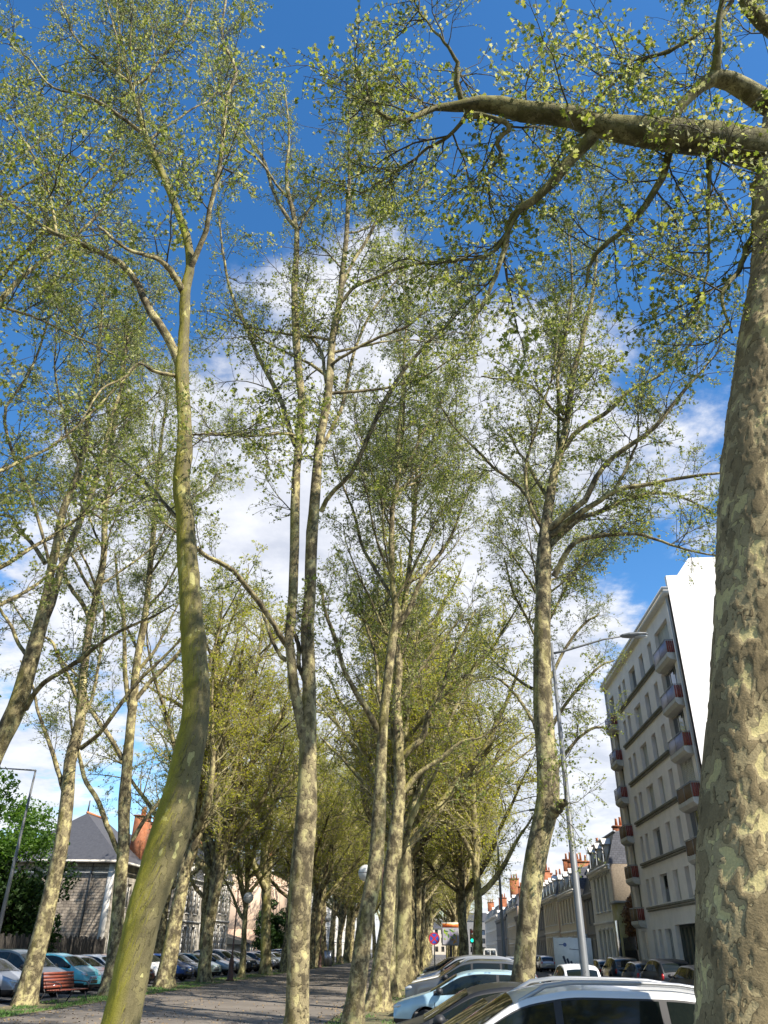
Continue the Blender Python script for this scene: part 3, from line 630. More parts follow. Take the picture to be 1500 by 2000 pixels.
b = MB(); b.tube([(R1[0], R1[1], R1[2]), (R1[0], R1[1], R1[2] + 1.1)], [.09, .05], 6); b.put('finial', DARKM, rf)
b = MB(); b.box(-hw - ov, -ov - .1, e - .22, ov + .1, -ov, e - .02); b.box(ov, -ov - .1, e - .22, ov + .1, hd + ov, e - .02); b.put('gutter', mat('pale_gutter', (.55, .52, .47), .6), rf)
b = MB(); b.box(-hw, -.03, he - 1.0, 0.02, -.002, he - .82); b.box(-.5, -.05, .1, .03, -.004, he - .2); b.put('stone_trim', WHITEW, hip)
b = MB(); b.tube([(-1.9, -.12, he - .2), (-2.0, -.12, 1.6)], .05, 6); b.put('drainpipe', DARKM, hip)
chimney(hip, -.9, 7.2, 8.4, 12.6, 1.2, 1.3, 3, BRICKC, 'y')
# grey-white stone mansions along the left street
house('stone_mansion', 'pale stone mansion with iron balcony and cornice next to the hipped house', 'house', -27.2, 80.4, 97.6, -1, 8.4, ASHLAR, ASHLAR, 2, 5, ww=1.2, rtop=2.6, inset=.9, shutters=True, dormers=2, chim=((-2, 3.0, 8.5, 12.8, 1.6, 1.2, 4, BRICKC, 'y'), (-2.2, 12, 8.5, 12.4, 1.6, 1.2, 3, BRICKC, 'y')), margin=.9)
mr_ = thing('iron_balcony', 'black iron balcony jutting from the pale stone mansion', 'balcony', (-27.2, 82.0, 4.2))
MB().box(0.03, 0, -.14, 1.0, 5.0, 0).put('slab', CONC, mr_)
for k in range(26): MB().box(.95, .02 + k * .195, 0, .98, .05 + k * .195, .95).put('baluster', DARKM, mr_)
MB().box(.94, 0, .95, .99, 5.0, 1.0).put('handrail', DARKM, mr_)
house('stone_mansion', 'second pale stone mansion with heavy cornice and dark mansard, before the peach gable', 'house', -27.2, 98.0, 111.5, -1, 9.3, ASHLAR, WHITEW, 2, 4, ww=1.2, rtop=2.8, inset=.9, shutters=True, chim=((-2, 2.0, 9.5, 14.0, 1.6, 1.2, 4, BRICKC, 'y'), (-2, 11.5, 9.5, 13.2, 1.4, 1.0, 3, BRICKC, 'y')), dormers=2)
pg = thing('peach_gable_building', 'large building showing a blank peach rendered gable under a slate roof', 'building', (-26.0, 131.0, 0))
MB().box(-11.5, 0, .1, 0, 16, 12.4).put('wall', PEACH, pg)
MB().box(-11.5, -.02, .1, 0.02, -.001, 4.2).put('lower_render', mat('peach_dark', (.50, .34, .235), .85, var=.08, scale=.8), pg)
b = MB(); A = [(-11.6, -.1, 12.4), (.4, -.1, 12.4), (.4, 16.1, 12.4), (-11.6, 16.1, 12.4)]; T_ = [(-9.5, 2.0, 15.0), (-1.2, 2.0, 15.0), (-1.2, 15, 15.0), (-9.5, 15, 15.0)]
for k in range(4): b.face([A[k], A[(k + 1) % 4], T_[(k + 1) % 4], T_[k]])
b.face(T_); b.put('roof', SLATE, pg); MB().box(-11.7, -.2, 12.2, .5, 0.02, 12.42).put('cornice', WHITEW, pg)
chimney(pg, -1.2, 3.0, 12.4, 16.6, 1.2, 2.4, 4, BRICKC, 'y'); chimney(pg, -9.0, 1.0, 12.4, 16.2, 2.0, 1.0, 3, BRICKC, 'x')
house('white_townhouse', 'tall white townhouse with close set windows beyond the peach gable', 'house', -26.0, 147.5, 160, -1, 12.6, WHITEW, WHITEW, 4, 5, ww=.9, rtop=2.2)
house('modern_block', 'low white modern block with long horizontal bands far left of the avenue', 'building', -25.0, 163, 215, -1, 12.0, WHITEW, WHITEW, 4, 14, ww=2.2, roof='flat', winstyle='glass', cornice=False)
house('distant_block', 'distant white block at the far end of the left side', 'building', -25.0, 216, 290, -1, 13.0, WHITEW, WHITEW, 4, 16, ww=2.0, roof='flat', winstyle='glass', cornice=False)
wl = thing('low_garage', 'low dark roofed shed with pale posts in front of the peach gable', 'shed', (-26.6, 112.5, 0))
MB().box(-7, 9, .1, 0, 12, 2.2).put('wall', WHITEW, wl); b = MB(); b.face([(.4, 8, 2.3), (.4, 17, 2.3), (-7, 17, 4.0), (-7, 8, 4.0)]); b.face([(-7, 8, 4.0), (.4, 8, 2.3), (.4, 8.0, 2.15), (-7, 8, 2.15)]); b.put('roof', mat('dark_roof', (.03, .035, .035), .6), wl)
for k in range(5): MB().box(-.2, 8.2 + 2 * k, .1, 0.05, 8.4 + 2 * k, 2.3).put('post', WHITEW, wl)
gp = thing('gate_pillar', 'white stone gate pillar with pointed cap beside the peach gable', 'pillar', (-25.6, 127.0, 0))
MB().box(-.45, -.45, .1, .45, .45, 4.2).put('shaft', WHITEW, gp); b = MB(); b.box(-.6, -.6, 4.2, .6, .6, 4.45)
for k in range(4):
    c4 = [(-.5, -.5, 4.45), (.5, -.5, 4.45), (.5, .5, 4.45), (-.5, .5, 4.45)]; b.face([c4[k], c4[(k + 1) % 4], (0, 0, 5.6)])
b.put('cap', WHITEW, gp)
# garden wall, dark boards, in front of bushes on the left
fw = thing('board_fence', 'dark weathered board fence under the garden bushes behind the parked cars', 'fence', (-27.0, 30, 0))
for k in range(158):
    hh = 2.35 + .12 * sin(k * 1.7)
    MBk = None
    y = k * .25
    if k == 0:
        bm_ = MB().box(-.03, 0, .1, .03, .235, 2.4).mesh('board', mat('old_boards', (.05, .042, .034), .9, var=.4, scale=2.5, stretch=(1, 1, .3)))
    o = put('board', bm_, fw, loc=(0.0 if k % 2 else .015, y, 0)); o.scale = (1, 1, hh / 2.4)
# far end of the avenue
for i, (x_, y_, w_, h_, m_, lb) in enumerate(((-18, 330, 14, 11, WHITEW, 'far white building closing the avenue'), (-2, 345, 12, 9, CREAM, 'far cream building closing the avenue'), (12, 350, 12, 12, GREYW, 'far grey building closing the avenue'))):
    rt_ = thing('far_building', lb, 'building', (x_, y_, 0)); b = MB(); ops_ = [(1 + 2.4 * c, 2.2 + 2.4 * c, 1 + 3 * r_, 2.8 + 3 * r_) for c in range(int(w_ / 2.5)) for r_ in range(3)]
    facade(b, (0, 0, 0), (1, 0, 0), (0, -1, 0), w_, h_, ops_, .2); b.box(0, .3, 0, w_, 8, h_); b.put('wall', m_, rt_)
    MB().box(.1, .21, .5, w_ - .1, .24, h_ - .5).put('pane', GLASS, rt_); b = MB(); b.face([(0, -.3, h_), (w_, -.3, h_), (w_, 4, h_ + 3), (0, 4, h_ + 3)]); b.put('roof', SLATE, rt_)
# ------------------------------------------------------------------ trees
def unit(a): return a / (np.linalg.norm(a, axis=-1, keepdims=True) + 1e-9)
def children(P, R, nper, t0, t1, lf, ang, n, up, jit, rf, r, minlen=.15, lmax=9, droop=0.0, power=1.0, rcap=False):
    """P (K,N,3), R (K,N) parents. nper: mean children per parent (or per-parent array). Returns (P2,R2)."""
    K, Np, _ = P.shape
    L = np.linalg.norm(np.diff(P, axis=1), axis=2).sum(1)
    cnt = r.poisson(nper * np.ones(K)) if np.ndim(nper) == 0 else r.poisson(nper)
    cnt = np.maximum(cnt, 1); pid = np.repeat(np.arange(K), cnt); M = len(pid)
    t = t0 + (t1 - t0) * r.random(M) ** power
    f = t * (Np - 1); i = np.minimum(f.astype(int), Np - 2); w = (f - i)[:, None]
    st = P[pid, i] * (1 - w) + P[pid, i + 1] * w; T = unit(P[pid, i + 1] - P[pid, i]); pr = R[pid, i] * (1 - w[:, 0]) + R[pid, i + 1] * w[:, 0]
    rd = unit(r.normal(size=(M, 3))); perp = unit(rd - (rd * T).sum(1, keepdims=True) * T)
    a = np.radians(ang[0] + (ang[1] - ang[0]) * r.random(M))[:, None]
    d = unit(T * np.cos(a) + perp * np.sin(a))
    ln = np.clip(L[pid] * lf * (1.15 - .75 * t) * r.uniform(.6, 1.25, M), minlen, lmax)
    C = np.empty((M, n, 3)); C[:, 0] = st; step = (ln / (n - 1))[:, None]
    for k in range(1, n):
        d = unit(d + r.normal(size=(M, 3)) * jit + np.array([0, 0, up - droop * k / n])); C[:, k] = C[:, k - 1] + d * step
    r0 = np.minimum(pr * rf * r.uniform(.75, 1.1, M), (ln * .014 + .004) if rcap else (ln * .035 + .004))
    rr = r0[:, None] * np.linspace(1, .2, n)[None] ** 1.0
    return C, rr
def leaves_at(Ps, r, per, size, hang=.5, t0=.15, lobes=5, gap=.10):
    """small lobed leaves hanging along twigs"""
    V = []; 
    P = Ps; K, Np, _ = P.shape; pid = np.repeat(np.arange(K), per); M = len(pid)
    t = t0 + (1 - t0) * r.random(M) ** .6; f = t * (Np - 1); i = np.minimum(f.astype(int), Np - 2); w = (f - i)[:, None]
    c = P[pid, i] * (1 - w) + P[pid, i + 1] * w + r.normal(size=(M, 3)) * gap * .35 + np.array([0, 0, -gap * .3])
    nrm = unit(r.normal(size=(M, 3)) * .75 + np.array([0, 0, 1.0]) ); ax = unit(r.normal(size=(M, 3)) + np.array([0, 0, -hang * 2])); ax = unit(ax - (ax * nrm).sum(1, keepdims=True) * nrm); bx = np.cross(nrm, ax)
    s = size * r.uniform(.55, 1.25, M)[:, None]
    if lobes == 5: shp = [(-.5, 0), (-.25, .55), (.02, .28), (.28, .62), (.32, .24), (.72, 0), (.32, -.24), (.28, -.62), (.02, -.28), (-.25, -.55)]
    elif lobes == 3: shp = [(-.5, 0), (0, .55), (.15, .2), (.65, 0), (.15, -.2), (0, -.55)]
    else: shp = [(-.5, 0), (.05, .45), (.6, 0), (.05, -.45)]
    V = np.stack([c + ax * s * a + bx * s * b + nrm * s * (abs(b) * .35) for a, b in shp], 1).reshape(-1, 3)
    n = len(shp)
    return V, n, M
def mesh_leaves(name, parts, m):
    V = np.concatenate([p[0] for p in parts]); counts = np.concatenate([np.full(p[2], p[1]) for p in parts])
    return raw_mesh(name, V, np.arange(len(V)), counts, False, [m])
def mesh_tubes(name, groups, m, smooth=True):
    Vs, Ls, Cs, off = [], [], [], 0
    for P, R, S in groups:
        v, l, c = tubes(P, R, S); Vs.append(v); Ls.append(l + off); Cs.append(c); off += len(v)
    return raw_mesh(name, np.concatenate(Vs), np.concatenate(Ls), np.concatenate(Cs), smooth, [m])
def wiggle(p, amp, r, keep=1):
    n = len(p); w = np.cumsum(r.normal(size=(n, 3)), axis=0) * amp; w -= np.linspace(0, 1, n)[:, None] * w[-1]; w[:keep] = 0
    q = p.copy(); q[:, :3] += w; return q
def rough_trunk(P, R, S, r, amp=.035, flare=True, knots=4):
    """one dense trunk tube with uneven girth, bosses and root flare"""
    n = len(P); P3 = P[None]; R3 = R[None]
    V, l, c = tubes(P3, R3, S); V = V.reshape(n, S, 3); ce = P[:, None]
    a = np.arange(S) * 2 * pi / S; ph = r.uniform(0, 6, 4); hgt = P[:, 2]
    k = 1 + amp * (np.sin(2 * a[None] + hgt[:, None] * .9 + ph[0]) + .7 * np.sin(3 * a[None] - hgt[:, None] * 1.7 + ph[1]) + .5 * np.sin(5 * a[None] + hgt[:, None] * 2.6 + ph[2])) + amp * .5 * np.sin(hgt[:, None] * 3.1 + ph[3])
    if flare:
        fl = np.exp(-np.clip(hgt, 0, 9) / .28)[:, None]; k = k * (1 + fl * (.35 + .18 * np.sin(5 * a[None] + ph[0])))
    for _ in range(knots):
        i0 = r.integers(int(n * .2), n - 2); a0 = r.uniform(0, 2 * pi); hh = hgt[i0]
        da = np.angle(np.exp(1j * (a[None] - a0))); k = k + .16 * np.exp(-(da / .5) ** 2 - ((hgt[:, None] - hh) / .18) ** 2)
    V = ce + (V - ce) * k[..., None]
    return V.reshape(-1, 3), l, c

def plate_trunk(name, P, R, S, r, scale, relief, mtl, parent, knots=5, z0=-9, z1=99, amp=.03):
    """trunk with shed plates modelled as terraces"""
    V, l, c = rough_trunk(P, R, S, r, knots=knots, amp=amp); n = len(P); V = V.reshape(n, S, 3)
    ce = P[:, None]; out = unit(V - ce); lay = np.zeros((n, S)); off = Vector((r.uniform(0, 50), 0, 0)); nz = mnoise.noise
    for i in range(n):
        for j in range(S):
            q = V[i, j]; a, b_, z = q[0] * scale, q[1] * scale, q[2] * scale * .75
            w = nz(Vector((a * 2.1 + 9, b_ * 2.1, z * 2.1)) + off) * .55; w2 = nz(Vector((a * 2.1, b_ * 2.1 + 17, z * 2.1)) + off) * .55
            p_ = Vector((a + w, b_ + w2, z + w)) + off
            lay[i, j] = .46 + .30 * nz(p_) + .19 * nz(p_ * 2.3) + .08 * nz(p_ * 4.9) + .16 * nz(Vector((a, b_, z)) * .22 + off)
    st = np.zeros_like(lay)
    for p_ in STEPS: st += np.clip((lay - (p_ - .007)) / .014, 0, 1)
    V = V + out * (-(st - 1.5) * relief)[..., None]
    me = raw_mesh(name, V.reshape(-1, 3), l, c, True, [mtl]); at = me.attributes.new('layer', 'FLOAT', 'POINT'); at.data.foreach_set('value', lay.astype(np.float32).ravel())
    return put(name, me, parent)

def crown_from(limbs_P, limbs_R, r, dens=1.0, leaf=.085, lobes=3, n4=4.5, per=3, l2=.42, far=False, up=.06):
    """fine wood and foliage from an array of limbs"""
    L = np.linalg.norm(np.diff(limbs_P, axis=1), axis=2).sum(1)
    P2, R2 = children(limbs_P, limbs_R, np.maximum(L * 1.5 * dens, 1), .15, 1.0, l2, (28, 62), 6, up, .17, .55, r, .8, 3.4, rcap=True)
    L2 = np.linalg.norm(np.diff(P2, axis=1), axis=2).sum(1)
    P3, R3 = children(P2, R2, np.maximum(L2 * 3.0, 1.5), .10, 1.0, .5, (25, 70), 4, .05, .24, .6, r, .35, 1.5, droop=.12, rcap=True)
    P4, R4 = children(P3, R3, n4, .1, 1.0, .6, (25, 75), 3, -.02, .3, .7, r, .16, .6, rcap=True)
    R2 = np.maximum(R2, .010); R3 = np.maximum(R3, .007); R4 = np.maximum(R4, .0045)
    lv = [leaves_at(P4, r, per, leaf, lobes=lobes), leaves_at(P3, r, 3, leaf, lobes=lobes, t0=.3)]
    return [(P2, R2, 4), (P3, R3, 3), (P4, R4, 3)], lv
SPRAY = {}
def sprays(leaf, lobes, seed0, nvar=12, n4=3.3, per=3, thick=1.0):
    """a set of leafy branch meshes, 2.6 m long, growing along +X with Z up"""
    key = (leaf, lobes, seed0)
    if key in SPRAY: return SPRAY[key]
    out = []
    for s in range(nvar):
        r = np.random.default_rng(seed0 + s); n = 9; P = np.zeros((1, n, 3)); d = np.array([1.0, 0, .05])
        for k in range(1, n):
            d = unit(d + r.normal(size=3) * .17 + np.array([0, 0, .03])); P[0, k] = P[0, k - 1] + d * 2.6 / (n - 1)
        R = np.linspace(.021, .005, n)[None] * thick
        P3, R3 = children(P, R, np.array([13]), .08, 1.0, .50, (28, 72), 5, .04, .22, .65, r, .35, 1.1, droop=.15, rcap=True)
        P4, R4 = children(P3, R3, n4, .12, 1.0, .55, (25, 72), 4, -.02, .28, .75, r, .16, .5, rcap=True)
        R3 = np.maximum(R3, .0055); R4 = np.maximum(R4, .0034)
        groups = [(P, R, 5), (P3, R3, 4), (P4, R4, 3)]; lv = [leaves_at(P4, r, per, leaf, lobes=lobes, t0=.2), leaves_at(P3, r, 4, leaf, lobes=lobes, t0=.4)]
        Vs, Ls, Cs, off = [], [], [], 0
        for a, b_, S_ in groups:
            v, l, c = tubes(a, b_, S_); Vs.append(v); Ls.append(l + off); Cs.append(c); off += len(v)
        nt = sum(len(c) for c in Cs)
        for v, nn, M in lv:
            Vs.append(v); Ls.append(np.arange(len(v)) + off); Cs.append(np.full(M, nn)); off += len(v)
        nl = sum(len(c) for c in Cs) - nt
        out.append(raw_mesh('branch', np.concatenate(Vs), np.concatenate(Ls), np.concatenate(Cs), False, [TWIG, LEAF], [0] * nt + [1] * nl))
    SPRAY[key] = out; return out
def leaf_out(root, AP, AR, r, meshes, dens, t0=.12, size=(.45, 1.25), maxn=290, up=.12):
    L = np.linalg.norm(np.diff(AP, axis=1), axis=2).sum(1); cnt = r.poisson(L * dens) + 2; pid = np.repeat(np.arange(len(AP)), cnt); M = len(pid)
    if M > maxn: pid = pid[r.permutation(M)[:maxn]]; M = maxn
    t = t0 + (1 - t0) * r.random(M) ** .8; fst = np.unique(pid, return_index=True)[1]; t[fst] = .97; n = AP.shape[1]
    f = t * (n - 1); i = np.minimum(f.astype(int), n - 2); w = (f - i)[:, None]
    st = AP[pid, i] * (1 - w) + AP[pid, i + 1] * w; T = unit(AP[pid, i + 1] - AP[pid, i]); rd = unit(r.normal(size=(M, 3))); perp = unit(rd - (rd * T).sum(1, keepdims=True) * T)
    a = np.radians(r.uniform(18, 82, M))[:, None]; d = unit(T * np.cos(a) + perp * np.sin(a) + np.array([0, 0, up])); sc = r.uniform(size[0], size[1], M) * (1.12 - .45 * t)
    for k in range(M):
        x = Vector(d[k]); zt_ = Vector((0, 0, 1)) + Vector(r.normal(size=3) * .45); y = zt_.cross(x).normalized(); z = x.cross(y)
        mt = Matrix((x, y, z)).transposed(); o = bpy.data.objects.new('branch', meshes[int(r.integers(len(meshes)))]); COL.objects.link(o); o.parent = root
        o.location = Vector(st[k]); o.rotation_euler = mt.to_euler(); s_ = float(sc[k]); o.scale = (s_, s_, s_)

def hero(label, trunk, limbs, Y, seed, bark, S=28, extra=10, group=None, leaf=.085, dens=1.0, lobes=3, dias=None, dz=None, per=3, h0=None, n4=4.5, foot=None, knots=5, ys=1.0, bd=1.6, size=(.45, 1.25), maxn=290, ex_ang=(32, 58), plates=None):
    """trunk: [(px,py,width_px,Y)] from the ground up; limbs: [[(px,py,w,Y),...]]"""
    r = np.random.default_rng(seed)
    def conv(pts):
        out = []
        for q in pts:
            x, y, w = q[:3]; Yv = (q[3] if len(q) > 3 else Y) * ys
            p = atY(x, y, Yv); zc = (p - EYEP) @ _f; out.append((*p, w * zc / FPX / 2))
        return np.array(out)
    T = conv(trunk)
    if T[0, 2] > -.1:
        dd = T[0] - T[1]; kk = (T[0, 2] + .15) / max(-dd[2], .05); q0 = T[0] + dd * kk; q0[3] = T[0, 3] * 1.05; T = np.vstack([q0, T])
    n = 60; T = smooth_path(T, n); base = np.array([T[0, 0], T[0, 1], 0.0])
    root = thing('plane_tree', label, 'plane tree', tuple(base), 0, group)
    P, R = T[:, :3] - base, np.maximum(T[:, 3], .01)
    if plates:
        PS, PN, sc_, rl_, pm_ = plates; q_ = smooth_path(np.hstack([P, R[:, None]]), PN); plate_trunk('trunk', q_[:, :3], q_[:, 3], PS, r, sc_, rl_, pm_, root, knots)
    else:
        V, l, c = rough_trunk(P, R, S, r, knots=knots)
        put('trunk', raw_mesh('trunk', V, l, c, True, [bark]), root)
    LP, LR = [], []
    for lm in limbs:
        q = conv(lm); q = smooth_path(q, 22); q = wiggle(q, .012, r); q[:, :3] -= base
        LP.append(q[:, :3]); LR.append(np.maximum(q[:, 3], .01))
    for p_, r_ in zip(LP, LR):
        V, l, c = rough_trunk(p_, r_, 14, r, amp=.055, flare=False, knots=2 if r_[0] > .06 else 0); put('limb', raw_mesh('limb', V, l, c, True, [bark]), root)
    # limbs the trace does not cover: they leave the trunk in every direction
    i0 = int(n * (.45 if h0 is None else h0)); PT = P[i0:][None]; RT = R[i0:][None]
    EP, ER = children(PT, RT, float(extra), .0, .95, .42, ex_ang, 22, .03, .07, .5, r, 1.8, 6.0)
    ER = np.maximum(ER, .012 * np.linspace(1, .5, 22)[None])
    for p_, r_ in zip(EP, ER):
        V, l, c = rough_trunk(p_, r_, 8, r, amp=.02, flare=False, knots=0); put('limb', raw_mesh('limb', V, l, c, True, [bark]), root)
    AP = np.concatenate([np.array(LP), EP, smooth_path(np.hstack([P[i0:], R[i0:, None]]), 22)[None, :, :3]]) if LP else np.concatenate([EP, smooth_path(P[i0:], 22)[None]])
    AR = np.concatenate([np.array(LR), ER, smooth_path(np.hstack([P[i0:], R[i0:, None]]), 22)[None, :, 3]]) if LP else np.concatenate([ER, np.interp(np.linspace(0, 1, 22), np.linspace(0, 1, len(R[i0:])), R[i0:])[None]])
    leaf_out(root, AP, AR, r, sprays(leaf, lobes, 900 if lobes == 5 else 700, thick=1.0), bd, size=size, maxn=maxn)
    return root, AP, base

NT = 2.35   # near trunk
hero('huge flaky barked plane tree at the right edge, its limb reaching across the sky',
     [(1484, 2075, 250), (1480, 2000, 240), (1479, 1850, 228), (1480, 1700, 214), (1482, 1500, 196), (1488, 1300, 180), (1494, 1100, 174), (1498, 950, 168), (1508, 800, 164), (1520, 650, 142), (1530, 520, 118), (1532, 400, 100), (1532, 290, 90), (1545, 150, 70, 7.4), (1560, 0, 55, 7.8), (1575, -150, 42, 8.4), (1580, -330, 30, 9)],
     [[(1530, 300, 88), (1490, 296, 80, 6.95), (1400, 273, 66, 6.8), (1300, 266, 62, 6.7), (1200, 252, 50, 6.6), (1150, 238, 44, 6.6), (1100, 223, 44, 6.5), (1000, 215, 42, 6.5), (950, 202, 32, 6.5), (915, 212, 30, 6.5), (870, 212, 15, 6.5), (835, 218, 13, 6.4), (800, 236, 10, 6.3), (765, 240, 8, 6.2), (720, 205, 5, 6.2), (690, 160, 3, 6.2)],
      [(1160, 262, 30, 6.6), (1135, 290, 25, 6.7), (1100, 322, 21, 6.8), (1060, 372, 18, 6.9), (1018, 402, 16, 7.0), (990, 430, 13, 7.1), (980, 490, 11, 7.2), (958, 545, 8, 7.2), (935, 605, 6, 7.3), (915, 660, 3, 7.3)],
      [(1022, 400, 8, 7.0), (985, 475, 8, 7.2), (955, 500, 7, 7.3), (890, 512, 5, 7.4), (840, 515, 4, 7.5), (790, 505, 3, 7.5)],
      [(1535, 215, 44, 7.3), (1500, 200, 40, 7.1), (1433, 160, 34, 6.9), (1393, 150, 30, 6.8), (1350, 178, 20, 6.8), (1320, 220, 17, 6.9), (1308, 293, 15, 7.0), (1290, 353, 13, 7.1), (1233, 433, 11, 7.2), (1180, 477, 9, 7.3), (1152, 517, 7, 7.4), (1145, 560, 4, 7.5)],
      [(1395, 150, 24, 6.8), (1405, 90, 16, 6.5), (1403, 40, 12, 6.3), (1410, -30, 9, 6.1), (1390, -120, 6, 6)],
      [(1560, 90, 34, 7.6), (1500, 57, 28, 7.3), (1460, 5, 24, 7), (1430, -60, 18, 6.8), (1380, -150, 12, 6.5)],
      [(1430, 2, 9, 6.9), (1400, 37, 8, 6.9), (1360, 67, 7.5, 6.9), (1300, 107, 7, 7), (1253, 122, 6, 7.1), (1200, 160, 5, 7.2), (1157, 203, 4, 7.3), (1120, 240, 2.5, 7.4)],
      [(925, 225, 13, 6.5), (962, 230, 12, 6.5), (988, 248, 10, 6.6), (965, 272, 9, 6.7), (972, 300, 8, 6.8), (955, 330, 6, 6.9), (940, 380, 4, 7)],
      [(905, 205, 12, 6.5), (893, 150, 11, 6.3), (895, 120, 8, 6.2), (870, 90, 6, 6.1), (830, 40, 4, 6), (800, -10, 3, 5.9)],
      [(915, 215, 9, 6.5), (880, 260, 7, 6.7), (830, 290, 6, 6.9), (800, 318, 5, 7), (760, 345, 4, 7.2), (700, 380, 3, 7.4)],
      [(1478, 360, 26, 7.1), (1484, 430, 20, 7.2), (1470, 470, 12, 7.2), (1440, 530, 9, 7.1), (1415, 580, 7, 7), (1430, 650, 4, 7)],
      [(1380, 420, 5, 7.2), (1382, 300, 9, 7), (1376, 552, 4, 7.3), (1345, 640, 3, 7.4)]],
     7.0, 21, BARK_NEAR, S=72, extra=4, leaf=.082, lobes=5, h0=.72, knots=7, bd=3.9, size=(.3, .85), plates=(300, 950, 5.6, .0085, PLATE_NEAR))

hero('slender mossy plane tree at left front, leaning with a bend above the path',
     [(222, 2050, 80), (237, 2000, 72), (283, 1780, 70), (330, 1640, 76), (362, 1500, 62), (384, 1370, 49), (376, 1233, 44), (365, 1083, 38), (361, 1000, 35), (354, 945, 33), (361, 850, 29), (355, 720, 25), (360, 640, 20), (362, 570, 19), (371, 520, 17), (366, 470, 16), (350, 420, 15, 11.3), (330, 370, 14, 11.5), (305, 310, 12, 11.7), (285, 265, 11, 11.8), (272, 220, 9, 12), (255, 165, 8, 12), (245, 120, 5, 12), (232, 50, 4, 12), (225, -30, 3, 12)],
     [[(350, 712, 17), (330, 660, 16, 10.9), (290, 600, 14, 10.8), (262, 540, 13, 10.7), (228, 508, 12, 10.6), (150, 476, 10, 10.5), (100, 455, 8, 10.5), (50, 415, 6, 10.4), (0, 380, 5, 10.3), (-50, 330, 3, 10.2)],
      [(358, 572, 14), (332, 530, 12, 10.6), (310, 508, 10, 10.3), (280, 500, 8, 10), (240, 484, 6, 9.8), (190, 440, 4, 9.6)],
      [(370, 530, 12), (402, 440, 10, 10.6), (406, 400, 9, 10.4), (422, 345, 8, 10.2), (431, 290, 8, 10.1), (434, 210, 7, 10), (443, 175, 6, 9.9), (458, 145, 6, 9.9), (432, 75, 5, 9.8), (440, 10, 4, 9.8), (450, -40, 3, 9.8)],
      [(282, 262, 8, 11.8), (240, 232, 7, 11.5), (180, 195, 6, 11.2), (100, 170, 4, 11), (60, 120, 3, 11), (15, 85, 2, 11)],
      [(255, 162, 7, 12), (232, 143, 6, 12), (190, 110, 5, 12), (150, 70, 4, 12), (120, 5, 3, 12)],
      [(260, 165, 7, 12), (285, 150, 6.5, 12), (312, 115, 6, 12), (345, 70, 5, 12), (368, 25, 4, 12), (380, -30, 3, 12)],
      [(110, 456, 6, 10.5), (96, 380, 5, 10.3), (80, 340, 5, 10.2), (55, 290, 4, 10.1), (20, 225, 3, 10)],
      [(345, 735, 8), (300, 728, 7, 10.5), (272, 708, 6, 10.3), (240, 735, 5, 10.2), (195, 757, 4, 10), (150, 830, 3, 9.8)],
      [(370, 1062, 10, 11.1), (345, 1015, 8, 11.3), (290, 955, 6, 11.6), (240, 905, 4, 12), (210, 880, 3, 12.2)],
      [(375, 850, 5), (420, 848, 4, 10.8), (480, 853, 3, 10.6), (530, 880, 2, 10.5)],
      [(232, 145, 6, 12), (228, 90, 5, 12), (215, 40, 4, 12), (205, -10, 3, 12)]],
     11.0, 22, BARK, S=40, extra=12, leaf=.082, lobes=5, h0=.55, bd=2.6, size=(.35, .9), plates=(110, 440, 5.0, .006, PLATE_MOSS))

